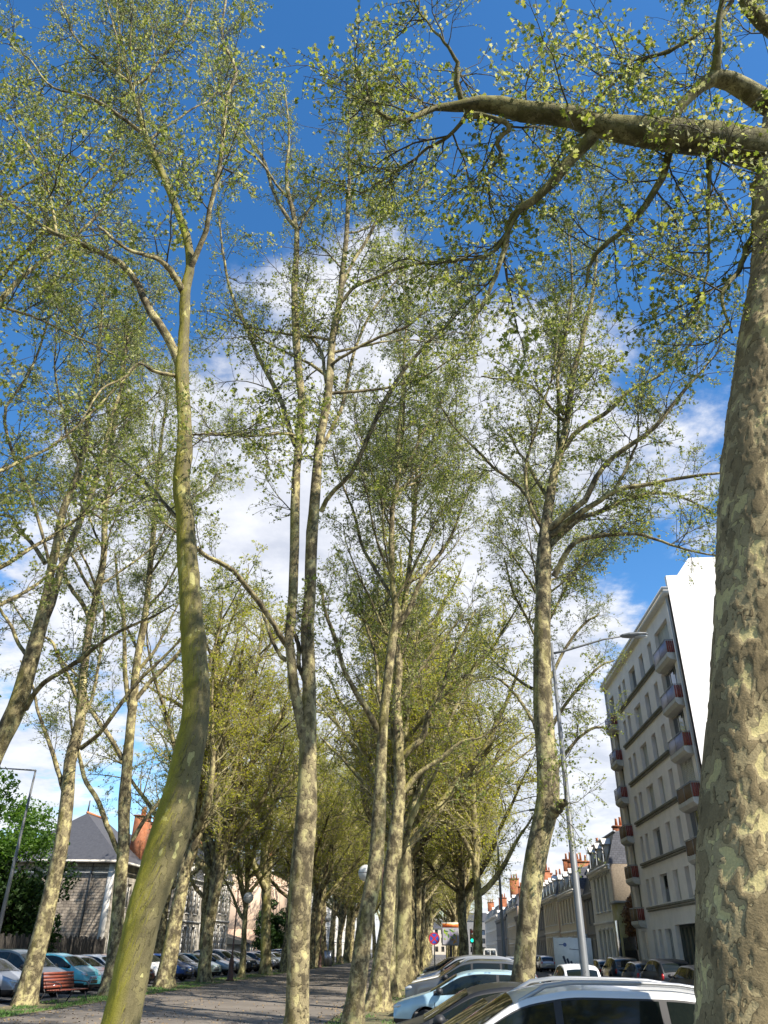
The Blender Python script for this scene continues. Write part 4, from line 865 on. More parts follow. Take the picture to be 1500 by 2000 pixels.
hero('forked plane tree left of centre, two grey stems rising side by side from one trunk',
     [(576, 2040, 56), (580, 2000, 48), (584, 1800, 43), (590, 1700, 43), (598, 1600, 40), (600, 1500, 35), (602, 1430, 33), (604, 1370, 28), (603, 1300, 27), (600, 1230, 26), (605, 1160, 23), (608, 1080, 22), (613, 1000, 21), (618, 930, 19), (626, 850, 18), (640, 780, 16), (646, 700, 14), (651, 650, 13), (662, 600, 12), (668, 540, 11), (675, 480, 10), (678, 440, 9), (680, 390, 8), (683, 330, 6), (680, 260, 4), (685, 180, 3)],
     [[(596, 1440, 26), (582, 1390, 24), (573, 1330, 21, 16.9), (562, 1280, 18, 16.9), (567, 1230, 18, 16.9), (573, 1160, 18), (577, 1080, 18), (578, 1000, 18), (580, 950, 17), (587, 850, 16), (590, 780, 15), (583, 700, 15), (577, 620, 13), (575, 550, 13), (581, 480, 11), (580, 440, 10), (572, 410, 9), (563, 385, 8), (560, 330, 6), (565, 250, 4), (555, 170, 3)],
      [(582, 450, 9), (563, 425, 8), (545, 398, 7, 17.3), (530, 360, 6.5, 17.5), (515, 310, 6, 17.6), (480, 265, 5, 17.8), (450, 215, 4, 18), (415, 150, 3, 18), (400, 90, 2, 18)],
      [(560, 385, 5, 17.1), (540, 365, 5, 17), (500, 310, 5, 16.7), (470, 285, 4, 16.5), (438, 215, 4, 16.4), (420, 130, 3, 16.3)],
      [(585, 445, 6), (600, 415, 5), (620, 385, 4), (650, 340, 3), (680, 300, 2)],
      [(627, 1000, 10), (645, 965, 9, 16.8), (677, 935, 9, 16.5), (707, 883, 9, 16.2), (733, 823, 8.5, 16), (750, 783, 8, 15.8), (783, 730, 7.5, 15.6), (833, 673, 6, 15.4), (880, 630, 4, 15.3), (905, 590, 2.5, 15.2)],
      [(622, 890, 8), (650, 830, 7, 17.4), (668, 790, 7, 17.7), (690, 690, 6, 17.9), (722, 615, 5, 18.1), (750, 575, 4, 18.2), (790, 530, 3, 18.3)],
      [(640, 720, 7), (680, 692, 6, 16.8), (740, 662, 5.5, 16.7), (800, 635, 5, 16.6), (830, 600, 4, 16.5), (845, 535, 3, 16.4)],
      [(664, 595, 7), (690, 562, 6.5, 16.8), (722, 547, 6, 16.6), (780, 522, 5.5, 16.4), (830, 514, 5, 16.2), (895, 505, 4, 16), (930, 490, 2.5, 16)],
      [(577, 870, 10), (563, 828, 10, 17.3), (545, 775, 9, 17.6), (520, 730, 9, 17.9), (498, 685, 8, 18), (480, 640, 7, 18.1), (460, 598, 6, 18.2), (450, 570, 5, 18.2), (440, 530, 5, 18.2), (432, 480, 4, 18.2), (425, 400, 3, 18.2)],
      [(668, 560, 8), (690, 510, 7), (715, 470, 6.5), (740, 430, 6), (780, 400, 5), (820, 370, 4), (850, 330, 3)],
      [(562, 1262, 12), (545, 1235, 10, 16.7), (510, 1175, 10, 16.3), (478, 1140, 9, 16), (450, 1110, 9, 15.8), (400, 1085, 8, 15.5), (370, 1060, 6, 15.3), (320, 1020, 4, 15.2)],
      [(560, 1290, 9), (540, 1270, 7, 16.9), (520, 1215, 6, 17), (512, 1190, 5, 17)],
      [(600, 1335, 9), (585, 1290, 9), (583, 1265, 9), (576, 1240, 8)],
      [(598, 865, 7), (570, 850, 6), (500, 853, 5, 16.5), (450, 850, 4, 16.2), (400, 845, 3, 16)],
      [(640, 770, 7), (630, 690, 6, 17.2), (610, 655, 5, 17.4), (592, 620, 4, 17.6), (590, 560, 3, 17.7)]],
     17.0, 23, BARK, S=32, extra=14, leaf=.09, h0=.5, bd=2.1, size=(.4, 1.1), ex_ang=(32, 72))

hero('plane tree just right of the twin stem tree, dark trunk bending right beside the path',
     [(684, 2030, 42), (687, 2000, 37), (701, 1900, 35), (714, 1800, 33), (732, 1700, 31), (740, 1600, 27), (744, 1500, 21), (749, 1400, 19), (757, 1333, 18), (766, 1250, 17), (774, 1200, 14), (767, 1150, 11), (765, 1080, 11), (766, 1000, 10.5), (775, 950, 10), (780, 900, 10), (777, 860, 9), (784, 800, 8), (787, 750, 7), (790, 680, 5), (795, 600, 4), (790, 520, 3)],
     [[(738, 1430, 13), (713, 1382, 12, 25.5), (690, 1347, 10, 25), (667, 1300, 9, 24.7), (652, 1240, 8, 24.5), (633, 1187, 6, 24.3), (627, 1140, 5, 24.2)],
      [(775, 1225, 11), (800, 1190, 10), (820, 1140, 9), (845, 1100, 8), (880, 1050, 6), (905, 980, 4), (930, 920, 3)],
      [(782, 1215, 8), (775, 1180, 8), (735, 1115, 7, 26.5), (705, 1060, 6, 27), (690, 1000, 5, 27), (670, 950, 4, 27), (650, 880, 3, 27)],
      [(775, 950, 6), (800, 900, 5), (830, 840, 5), (860, 790, 4), (890, 720, 3)]],
     26.0, 24, BARK, S=24, extra=14, leaf=.09, h0=.42, bd=1.6, size=(.5, 1.15))

hero('stout plane tree with swollen root flare standing right of the path',
     [(738, 1970, 48), (744, 1900, 36), (756, 1800, 29), (762, 1700, 27), (770, 1660, 30), (776, 1600, 24), (781, 1533, 22), (778, 1450, 21), (775, 1370, 18), (779, 1300, 15), (775, 1250, 13), (790, 1180, 11), (800, 1100, 9), (810, 1000, 8), (815, 900, 6), (820, 820, 4)],
     [[(786, 1478, 13), (805, 1458, 12), (823, 1445, 12), (832, 1415, 10), (840, 1390, 10), (863, 1350, 8), (880, 1290, 7), (905, 1240, 5), (930, 1190, 3)],
      [(785, 1550, 12), (817, 1510, 10), (857, 1483, 8), (900, 1450, 6), (940, 1440, 4), (990, 1400, 3)],
      [(778, 1480, 9), (762, 1420, 8), (740, 1360, 7), (735, 1290, 6), (715, 1220, 5), (700, 1150, 3)]],
     31.7, 25, BARK, S=24, extra=16, leaf=.09, h0=.4, bd=1.6, size=(.5, 1.15))

hero('crooked plane tree rising behind the parked cars, with a cut stub and limbs spreading right',
     [(1019, 1935, 50), (1024, 1900, 45), (1031, 1800, 42), (1042, 1700, 43), (1058, 1620, 43), (1070, 1570, 43), (1070, 1500, 41), (1061, 1400, 37), (1059, 1300, 36), (1060, 1200, 31), (1061, 1130, 30), (1063, 1075, 27), (1066, 1030, 22), (1073, 980, 18), (1083, 920, 17), (1093, 890, 15), (1100, 860, 14), (1108, 820, 13), (1113, 780, 12), (1118, 740, 11), (1125, 710, 10), (1136, 670, 9), (1146, 620, 8), (1155, 590, 7), (1162, 540, 5), (1168, 480, 4), (1175, 420, 3)],
     [[(1072, 1590, 24), (1088, 1574, 20, 26.5), (1105, 1566, 13, 26.3)],
      [(1066, 1040, 14), (1100, 1010, 12, 26.5), (1145, 975, 11, 26), (1162, 938, 10, 25.7), (1190, 900, 9.5, 25.4), (1230, 868, 9, 25), (1280, 830, 8, 24.6), (1330, 768, 7, 24.3), (1372, 720, 5, 24), (1410, 680, 3, 24)],
      [(1070, 1048, 13), (1110, 1015, 12, 26.6), (1160, 982, 10, 26.2), (1205, 955, 9, 25.9), (1280, 945, 7, 25.6), (1350, 930, 6, 25.4), (1420, 922, 4, 25.2)],
      [(1200, 958, 7, 25.9), (1222, 920, 6, 25.7), (1240, 880, 5, 25.5), (1248, 855, 4, 25.4), (1240, 780, 3, 25.4)],
      [(1074, 1065, 12), (1128, 1015, 10, 27.3), (1170, 1000, 9, 27.5), (1230, 975, 8, 27.7), (1290, 963, 6, 27.9), (1340, 975, 4, 28), (1390, 1000, 3, 28)],
      [(1082, 1125, 12), (1098, 1090, 11, 26.8), (1120, 1058, 10, 26.5), (1170, 1045, 9, 26.2), (1240, 1044, 7, 26), (1300, 1060, 5, 25.7), (1350, 1075, 4, 25.5), (1400, 1085, 3, 25.4)],
      [(1098, 880, 10), (1130, 840, 9, 26.7), (1190, 800, 8, 26.4), (1230, 762, 7, 26.1), (1290, 730, 6, 25.9), (1340, 680, 5, 25.7), (1380, 640, 3, 25.5)],
      [(1058, 1030, 8), (1037, 990, 7, 26.7), (1028, 950, 7, 26.5), (1030, 900, 6, 26.4), (1045, 850, 5.5, 26.3), (1062, 790, 5, 26.2), (1082, 725, 4, 26), (1090, 640, 3, 26)],
      [(1040, 985, 6), (1010, 950, 6, 27.2), (960, 912, 5.5, 27.5), (920, 870, 5, 27.8), (890, 838, 4, 28), (860, 790, 3, 28)],
      [(1105, 825, 7), (1072, 790, 6, 27.2), (1040, 752, 5, 27.4), (1000, 742, 4, 27.5), (940, 735, 3, 27.6)],
      [(1100, 810, 7), (1090, 740, 6, 26.6), (1105, 660, 5.5, 26.3), (1115, 600, 5, 26.1), (1118, 520, 4, 26), (1110, 440, 3, 26)],
      [(1093, 895, 6), (1090, 830, 6, 27.3), (1088, 740, 5, 27.4), (1090, 650, 4, 27.5), (1080, 560, 3, 27.5)]],
     27.0, 26, BARK, S=30, extra=8, leaf=.09, h0=.5, ys=.722, bd=2.1, size=(.4, 1.1))

hero('grey leaning plane tree at the far left edge, stem splitting above the shrubs',
     [(-75, 1650, 40), (-30, 1520, 38), (5, 1440, 36), (30, 1390, 36), (47, 1333, 32), (67, 1267, 28), (84, 1200, 26), (92, 1160, 18), (100, 1110, 17), (112, 1060, 16), (122, 1000, 14), (150, 930, 13), (165, 870, 12), (175, 800, 10), (190, 730, 8), (195, 650, 6), (205, 560, 4), (210, 480, 3)],
     [[(86, 1210, 18), (105, 1175, 16), (120, 1120, 15), (140, 1060, 14), (155, 1030, 13), (165, 1000, 12), (180, 965, 11), (200, 900, 9), (215, 830, 8), (240, 740, 6), (250, 660, 4)],
      [(50, 1385, 12), (90, 1330, 10, 22.5), (150, 1290, 9, 22.2), (200, 1250, 7, 22), (245, 1225, 6, 21.8), (290, 1205, 5, 21.7), (340, 1180, 3, 21.6)],
      [(58, 1285, 8), (40, 1262, 7, 23.4), (20, 1220, 6, 23.6), (-10, 1180, 5, 23.8), (-50, 1150, 3, 24)],
      [(88, 1100, 9), (60, 1060, 8), (40, 1040, 7), (20, 1010, 6), (-20, 1005, 4)],
      [(100, 1120, 7), (70, 1000, 6, 22.6), (25, 880, 6, 22.3), (10, 800, 6, 22.2), (50, 740, 5, 22), (90, 640, 4, 22), (105, 560, 4, 22), (125, 500, 3, 22)]],
     23.0, 27, BARK, S=24, extra=12, leaf=.09, h0=.45, bd=1.4, size=(.5, 1.3), foot=(-13.9, 23.0, .34))

hero('leaning plane tree beside the red slatted bench, bare lower trunk on the grass verge',
     [(48, 1955, 40), (75, 1850, 34), (105, 1720, 29), (120, 1650, 28), (130, 1570, 26), (137, 1490, 22), (150, 1440, 22), (157, 1400, 20), (162, 1330, 17), (171, 1250, 15), (180, 1200, 14), (192, 1150, 13), (203, 1080, 12), (205, 1000, 11), (215, 930, 10), (220, 850, 9), (235, 780, 7), (240, 700, 5), (250, 620, 3)],
     [[(124, 1545, 9), (105, 1480, 8), (88, 1430, 7), (75, 1390, 6), (65, 1340, 5), (40, 1290, 3)],
      [(157, 1462, 9), (195, 1430, 8, 30.8), (222, 1390, 8, 30.5), (265, 1335, 7, 30.2), (300, 1300, 6, 30), (350, 1250, 5, 29.8), (380, 1200, 3, 29.8)],
      [(153, 1370, 8), (135, 1320, 7), (120, 1295, 7), (100, 1250, 5), (60, 1230, 4), (20, 1170, 3)],
      [(160, 1400, 8), (180, 1360, 7), (192, 1300, 6), (203, 1230, 5), (200, 1170, 3)],
      [(176, 1215, 9), (165, 1185, 9), (140, 1150, 8), (125, 1120, 6), (110, 1060, 4)]],
     31.2, 28, BARK, S=24, extra=12, leaf=.09, h0=.45, bd=1.4, size=(.5, 1.3), foot=(-14.3, 31.0, .40), n4=4)

hero('plane tree forking low into a V in front of the stone house',
     [(213, 1945, 36), (225, 1850, 28), (232, 1760, 25), (238, 1690, 24), (242, 1640, 22), (243, 1560, 22), (248, 1500, 20), (255, 1420, 18), (262, 1350, 16), (268, 1290, 14), (277, 1240, 14), (285, 1190, 12), (292, 1120, 11), (298, 1060, 10), (304, 980, 9), (310, 900, 7), (320, 820, 5), (330, 740, 3)],
     [[(236, 1672, 11), (222, 1640, 10), (205, 1600, 10), (190, 1560, 9), (168, 1525, 8), (157, 1480, 7), (140, 1420, 5), (135, 1370, 3)],
      [(258, 1642, 9), (290, 1592, 8), (330, 1550, 7), (370, 1500, 6), (400, 1450, 4)],
      [(240, 1482, 10), (215, 1440, 9), (192, 1410, 8), (172, 1378, 7), (160, 1330, 5), (120, 1290, 4)],
      [(262, 1370, 9), (300, 1325, 9), (340, 1285, 8), (360, 1260, 6), (400, 1200, 4)],
      [(256, 1400, 9), (245, 1330, 9), (243, 1260, 8), (240, 1190, 8), (230, 1150, 6), (225, 1080, 4)]],
     37.9, 29, BARK, S=24, extra=12, leaf=.09, h0=.4, bd=1.4, size=(.5, 1.3), foot=(-14.0, 37.9, .42), n4=4)

hero('plane tree standing right behind the crooked one, its crown spreading towards the apartment block',
     [(1030, 1905, 24), (1040, 1750, 22), (1055, 1640, 21), (1068, 1560, 20), (1068, 1480, 18), (1064, 1400, 16), (1062, 1300, 14), (1062, 1200, 12), (1066, 1100, 10), (1075, 1000, 8), (1085, 900, 5), (1090, 830, 3)],
     [[(1068, 1540, 8), (1100, 1480, 7), (1130, 1440, 6), (1165, 1420, 5), (1190, 1425, 3)],
      [(1066, 1440, 8), (1100, 1380, 7), (1140, 1330, 6), (1175, 1300, 4), (1200, 1290, 3)],
      [(1063, 1350, 7), (1100, 1270, 6), (1140, 1220, 5), (1170, 1200, 3)],
      [(1064, 1460, 7), (1030, 1390, 6), (990, 1340, 5), (960, 1320, 3)],
      [(1062, 1280, 6), (1030, 1210, 5), (1000, 1150, 4), (985, 1090, 3)],
      [(1063, 1230, 6), (1100, 1160, 5), (1130, 1100, 4), (1150, 1050, 3)]],
     33.5, 61, BARK, S=20, extra=14, leaf=.09, h0=.35, bd=2.2, size=(.5, 1.2))

# --- other avenue trees: a few kinds, each copied with its parts
LIMBS_ = {}
def generic(seed, H=21.0, r0=.36, lean=.5, fork=.32, nl=11, bark=None, leaf=.10, n4=3.0, per=3, V=False):
    r = np.random.default_rng(seed); n = 40
    t = np.linspace(0, 1, n); th = H * .80
    P = np.stack([lean * t ** 1.3 + .25 * np.sin(t * 5 + seed), .3 * np.sin(t * 4 + seed * 2), t * th - .15], 1); P[:, :2] -= P[0, :2]
    P = wiggle(P, .035, r); R = r0 * (1 - t) ** .8 * .92 + .03; R[:6] *= np.linspace(1.12, 1, 6)
    parts = {'trunk': raw_mesh('trunk', *rough_trunk(P, R, 16, r), True, [bark or BARK])}
    i0 = int(n * fork)
    LP, LR = children(P[i0:][None], R[i0:][None], float(nl), .0, .92, .62, (24, 62), 18, .04, .08, .78, r, 4.0, 12.0, power=1.05)
    LR = np.maximum(LR, .035 * np.linspace(1, .4, 18)[None])
    if V:   # low co-dominant stem
        a = r.uniform(0, 6); q = np.linspace(0, 1, 18)[:, None]; d = np.array([cos(a), sin(a), 0])
        s0 = P[i0 - 2]; st = s0 + d * (q ** .7) * 2.6 + np.array([0, 0, 1]) * q * (th * .62); LP = np.concatenate([LP, wiggle(st, .03, r)[None]]); LR = np.concatenate([LR, (R[i0] * .8 * (1 - q[:, 0]) ** .8 + .03)[None]])
    parts['limbs'] = mesh_tubes('limbs', [(LP, LR, 8)], bark or BARK); LIMBS_[len(LIMBS_)] = (LP, LR)
    Pt = smooth_path(P[i0:], 18)[None]; Rt = np.interp(np.linspace(0, 1, 18), np.linspace(0, 1, n - i0), R[i0:])[None]
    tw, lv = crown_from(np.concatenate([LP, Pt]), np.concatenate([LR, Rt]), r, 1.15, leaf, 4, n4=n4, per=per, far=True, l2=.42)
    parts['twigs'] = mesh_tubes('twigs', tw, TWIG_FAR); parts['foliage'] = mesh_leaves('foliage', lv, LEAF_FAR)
    return parts
KINDS_ = [generic(31, 26, .40, .6, V=True, nl=14), generic(32, 27, .35, -.8, fork=.22, V=True, nl=14), generic(33, 25, .38, .9, fork=.30, nl=15), generic(34, 27, .42, -.3, fork=.25, bark=BARK_FAR, V=True, nl=14), generic(35, 24, .30, 1.0, fork=.24, bark=BARK_FAR, nl=12)]
def plant(kind, x, y, rot, sc, label, group, rbark=None):
    root = thing('plane_tree', label, 'plane tree', (x, y, 0), rot, group); root.scale = (sc, sc, sc)
    for nm, me in KINDS_[kind].items(): put(nm, me, root, kind='stuff' if nm in ('twigs', 'foliage') else None)
    return root
GL = 'plane trees along the left side of the promenade'; GR = 'plane trees along the right side of the promenade'; GS = 'plane trees along the parking beside the street'
ORD = 'zeroth first second third fourth fifth sixth seventh eighth ninth tenth eleventh twelfth thirteenth fourteenth fifteenth sixteenth seventeenth eighteenth nineteenth twentieth twenty-first twenty-second'.split()
LL = {46: 'pale plane tree with forked top, third after the bench on the left verge', 52.5: 'plane tree with a flared foot standing just before the rust brown lamp post', 60.5: 'thin young plane tree right behind the globe lamp post', 70: 'plane tree splitting in a tall V before the peach gable', 76.5: 'plane tree just past the V shaped one, in front of the white townhouse'}
k = 0
for y, x, kd, sc in ((46, -14.3, 0, .98), (52.5, -13.9, 1, .98), (60.5, -13.6, 4, .72), (70, -13.7, 3, .95), (76.5, -13.4, 2, .9), (84, -13.8, 1, .95), (90.5, -13.1, 0, .95), (98.5, -13.7, 3, 1.0), (106, -13.6, 2, 1.0), (113.6, -13.8, 0, .95), (122, -13.6, 1, 1), (130, -13.6, 3, 1), (139, -13.6, 0, 1), (149, -13.6, 2, 1), (160, -13.6, 1, 1), (172, -13.6, 3, 1), (190, -13.6, 0, 1.05), (215, -13.6, 2, 1.05), (245, -13.6, 1, 1.1)):
    lb = LL.get(y) or f'plane tree, {ORD[k + 3]} trunk of the left verge row counted from the red bench'
    plant(kd, x, y, (k * 2.13 + .4) % 6.28, sc * (1.1 if kd != 4 else 1), lb, GL); k += 1
k = 0
LR_ = {41: 'dark slim plane tree half hidden behind the stout flared one', 47.8: 'thick plane tree with bulging root foot, second after the flared one on the right row'}
for y, kd, sc in ((40.6, 4, .9), (47.8, 3, 1.08), (55, 0, 1), (62.5, 2, 1.05), (70, 1, 1), (78, 3, 1.05), (86, 0, 1.05), (94, 2, 1), (103, 1, 1), (112, 3, 1), (122, 0, 1), (133, 2, 1), (145, 1, 1), (160, 3, 1.05), (180, 0, 1.05), (205, 2, 1.1), (235, 1, 1.1)):
    lb = 'dark slim plane tree half hidden behind the stout flared one' if k == 0 else ('thick plane tree with bulging root foot next along the right row' if k == 1 else f'plane tree of the packed right row, {ORD[k + 1]} behind the stout flared one')
    plant(kd, -2.1 + .12 * sin(k * 2.2), y, (k * 1.71 + 1.0) % 6.28, sc * 1.14, lb, GR); k += 1
k = 0
for y, x, kd, sc, lb in ((53, 2.5, 4, .9, 'dark leaning plane tree beside the green traffic light'), (66, 1.9, 1, .95, 'bright yellow green plane tree forking above the poster panel'), (80, 2.5, 0, .9, None), (93, 2.5, 3, .9, None), (107, 2.5, 2, .9, None), (122, 2.5, 1, .95, None), (140, 2.5, 0, .95, None), (160, 2.5, 3, 1, None), (185, 2.5, 2, 1, None), (215, 2.5, 1, 1, None)):
    plant(kd, x, y, (k * 2.9 + 2.0) % 6.28, sc * 1.1, lb or f'plane tree at the street edge, {ORD[k - 1]} beyond the poster panel', GS); k += 1
# the far row beyond the left parking
k = 0
for y, x, kd, sc in ((62, -20.2, 2, .85), (75, -20.2, 0, .85)):
    plant(kd, x, y, k * 1.9 + .6, sc, ('dark plane tree standing behind the mint car beyond the parking', 'plane tree behind the parked cars near the peach gable')[k], 'plane trees behind the left parking'); k += 1
# trees whose crowns reach into the left edge and top of the view: fine leaved, with separate branches
def near_tree(kind, x, y, rot, sc, label, seed, dens=1.25):
    root = thing('plane_tree', label, 'plane tree', (x, y, 0), rot, 'plane trees near the viewer'); root.scale = (sc, sc, sc); r = np.random.default_rng(seed)
    K = KINDS_[kind]; put('trunk', K['trunk'], root)
    LP, LR = LIMBS_[kind]
    for a, c_ in zip(LP, LR):
        V, l, c = rough_trunk(a, c_ * .5, 8, r, amp=.03, flare=False, knots=0); put('limb', raw_mesh('limb', V, l, c, True, [BARK]), root)
    leaf_out(root, LP, LR, r, sprays(.082, 5, 900), dens, maxn=290, size=(.5, 1.2))
near_tree(2, -10.8, 9.5, 2.2, 1.0, 'pale barked plane tree whose branch tips enter the top left corner', 71)
near_tree(1, -14.2, 13.5, .8, 1.0, 'plane tree whose branches enter at the left edge of the view', 72)

# --- dense garden trees and shrubs on the left
BUSH = leaf_mat('bush_leaf', [(.012, .03, .008), (.025, .055, .012), (.045, .09, .018)], .25)
FRESH = leaf_mat('fresh_leaf', [(.05, .11, .02), (.09, .17, .03), (.13, .22, .045)], .45)
BROWN = leaf_mat('copper_leaf', [(.10, .055, .03), (.17, .09, .045), (.22, .14, .06)], .2)
def bushy(name, label, cat, x, y, h, rad, z0, m, n, seed, leaf=.16, trunk=True, squash=1.0, open_=.35):
    r = np.random.default_rng(seed); root = thing(name, label, cat, (x, y, 0))
    ncl = 46; cl = unit(r.normal(size=(ncl, 3))) * (r.random((ncl, 1)) ** .45) * np.array([rad, rad * squash, (h - z0) / 2]); cl[:, 2] += (h + z0) / 2
    cr = r.uniform(.18, .42, ncl) * rad
    i = r.integers(0, ncl, n); c = cl[i] + unit(r.normal(size=(n, 3))) * (cr[i] * r.random(n) ** open_)[:, None]
    nrm = unit(r.normal(size=(n, 3)) + np.array([0, 0, .8])); ax = unit(np.cross(nrm, r.normal(size=(n, 3)))); bx = np.cross(nrm, ax); s = leaf * r.uniform(.5, 1.3, n)[:, None]
    V = np.stack([c - ax * s, c + bx * s * .6, c + ax * s, c - bx * s * .6], 1).reshape(-1, 3)
    put('foliage', raw_mesh('foliage', V, np.arange(4 * n), np.full(n, 4), False, [m]), root, kind='stuff')
    mb_ = MB(); mb_.tube([(0, 0, -.1), (.1, 0, h * .3), (.2, .1, h * .6)], [rad * .09, rad * .06, .03], 8)
    for k in range(ncl): mb_.tube([(.1, 0, h * .25), tuple(cl[k] * .5 + np.array([0, 0, h * .18])), tuple(cl[k])], [.05, .03, .01], 4, cap=False)
    mb_.put('trunk', TWIG, root, smooth=True)
    return root
bushy('garden_tree', 'fresh green feathery tree filling the left edge above the fence', 'tree', -31.0, 46.0, 16.2, 4.8, 4.5, FRESH, 30000, 3, .15)
bushy('garden_tree', 'pale green light tree in front of the slate roof', 'tree', -31.0, 58.0, 11.2, 3.4, 5.0, FRESH, 9000, 4, .14, open_=.6)
bushy('evergreen_bush', 'large dark evergreen bush against the stone house wall', 'bush', -30.6, 58.0, 8.2, 4.2, .8, BUSH, 22000, 5, .17)
bushy('evergreen_bush', 'dark glossy bush under the fresh green tree at the left edge', 'bush', -30.0, 49.0, 6.2, 3.6, .6, BUSH, 22000, 6, .17)
bushy('copper_shrub', 'copper brown climbing shrub between railings and pebbled gable', 'shrub', 15.3, 62.5, 5.6, 1.9, 2.2, BROWN, 12000, 7, .13)
bushy('ivy_climber', 'dark climber running up the pebbled gable beside the apartment block', 'climber', 16.4, 65.3, 7.6, 1.1, 3.0, BROWN, 5000, 8, .13, squash=.4)
bushy('conifer', 'small dark conifer behind the black railings', 'conifer', 14.4, 63.3, 4.4, .7, 1.0, BUSH, 4000, 9, .10)
bushy('garden_bush', 'round green garden bush by the white block far down the left side', 'bush', -22.5, 118.0, 7.5, 2.6, .5, BUSH, 7000, 10, .2)

# the rows go on behind the viewer and cast their shade forward
for k, (x, y, kd) in enumerate(((2.9, -9.0, 0), (-3.0, -5.0, 2), (2.9, -18, 1), (-3.0, -14, 3))):
    plant(kd, x, y, k * 1.3, 1.0, 'plane tree of the rows standing behind the viewpoint', 'plane trees behind the viewpoint')
# ------------------------------------------------------------------ cars
RUB = mat('tyre_rubber', (.015, .015, .016), .85); RIM = mat('alloy', (.45, .46, .48), .3, metal=.9); TRIM = mat('black_plastic', (.02, .02, .022), .55)
CGLASS = mat('car_glass', (.008, .012, .011), .05, spec=.45); LAMPG = mat('headlamp', (.55, .58, .6), .08, metal=.3, spec=.9); TAIL = mat('tail_lamp', (.35, .012, .01), .2)
PLATE = mat('number_plate', (.72, .72, .70), .5); BLUE = mat('plate_blue', (.02, .06, .35), .5); CHROME = mat('chrome', (.6, .6, .62), .15, metal=1.0); SIL = mat('rail_silver', (.42, .43, .44), .35, metal=.7)
def paint(name, c, rough=.28, metal=0.0): return mat('paint_' + name, c, rough, metal=metal, coat=.25 if name == 'black' else .7, var=.04, scale=1.5)
PAINTS = dict(white=paint('white', (.70, .70, .68)), silver=paint('silver', (.36, .38, .41), .32, .5), teal=paint('turquoise', (.10, .42, .50)), darkteal=paint('dark_petrol', (.05, .075, .09), .3, .3), black=paint('black', (.010, .011, .013), .45),
              red=paint('red', (.22, .015, .02)), blue=paint('blue', (.015, .06, .22)), mint=paint('mint', (.42, .52, .48)), grey=paint('grey', (.10, .11, .12), .3, .4), iceblue=paint('ice_blue', (.36, .52, .60), .3, .2), navy=paint('navy', (.02, .035, .09)), champ=paint('champagne', (.30, .27, .22), .3, .4))
STY = dict(
    hatch=dict(L=4.0, W=1.70, top=[(-2.0, .80), (-1.95, .98), (-1.55, 1.36), (-.9, 1.46), (-.1, 1.47), (.35, 1.40), (1.10, .98), (2.0, .72)], belt=[(-2.0, .80), (-1.8, .96), (0, .93), (1.05, .90), (1.7, .80), (2.0, .66)], wins=((-1.62, -.62), (-.55, .95)), ws=(.42, 1.08), rw=(-1.93, -1.60)),
    city=dict(L=3.6, W=1.65, top=[(-1.8, .85), (-1.76, 1.0), (-1.5, 1.42), (-.9, 1.54), (0, 1.55), (.45, 1.46), (1.15, 1.05), (1.8, .78)], belt=[(-1.8, .85), (-1.6, .98), (0, .97), (1.1, .97), (1.6, .85), (1.8, .70)], wins=((-1.45, -.45), (-.38, 1.0)), ws=(.52, 1.12), rw=(-1.74, -1.52)),
    suv=dict(L=4.35, W=1.84, top=[(-2.17, .9), (-2.12, 1.12), (-1.8, 1.52), (-1.1, 1.63), (-.1, 1.64), (.35, 1.56), (1.12, 1.10), (2.17, .88)], belt=[(-2.17, .9), (-1.9, 1.06), (0, 1.04), (1.1, 1.03), (1.85, .94), (2.17, .80)], wins=((-1.78, -.95), (-.88, -.02), (.05, 1.0)), ws=(.40, 1.10), rw=(-2.10, -1.84)),
    mpv=dict(L=4.5, W=1.82, top=[(-2.25, .9), (-2.2, 1.15), (-2.0, 1.58), (-1.2, 1.70), (0, 1.70), (.5, 1.60), (1.35, 1.06), (2.25, .82)], belt=[(-2.25, .9), (-2.0, 1.04), (0, 1.0), (1.3, 1.0), (1.95, .9), (2.25, .72)], wins=((-1.95, -1.05), (-.98, .05), (.12, 1.15)), ws=(.58, 1.32), rw=(-2.18, -2.0)),
    estate=dict(L=4.6, W=1.78, top=[(-2.3, .8), (-2.25, .95), (-2.0, 1.30), (-1.2, 1.43), (0, 1.45), (.35, 1.38), (1.15, .96), (2.3, .68)], belt=[(-2.3, .8), (-2.1, .93), (0, .90), (1.1, .90), (2.0, .78), (2.3, .62)], wins=((-1.95, -1.1), (-1.03, -.05), (.02, 1.0)), ws=(.42, 1.12), rw=(-2.22, -2.02)))
def sfun(pts, sig=.09):
    xs = np.linspace(pts[0][0] - .6, pts[-1][0] + .6, 400); ys = np.interp(xs, [p[0] for p in pts], [p[1] for p in pts]); dx = xs[1] - xs[0]
    k = np.exp(-.5 * (np.arange(-30, 31) * dx / sig) ** 2); k /= k.sum(); ys = np.convolve(np.pad(ys, 30, mode='edge'), k, 'valid')
    return lambda x: float(np.interp(x, xs, ys))
CARM = {}
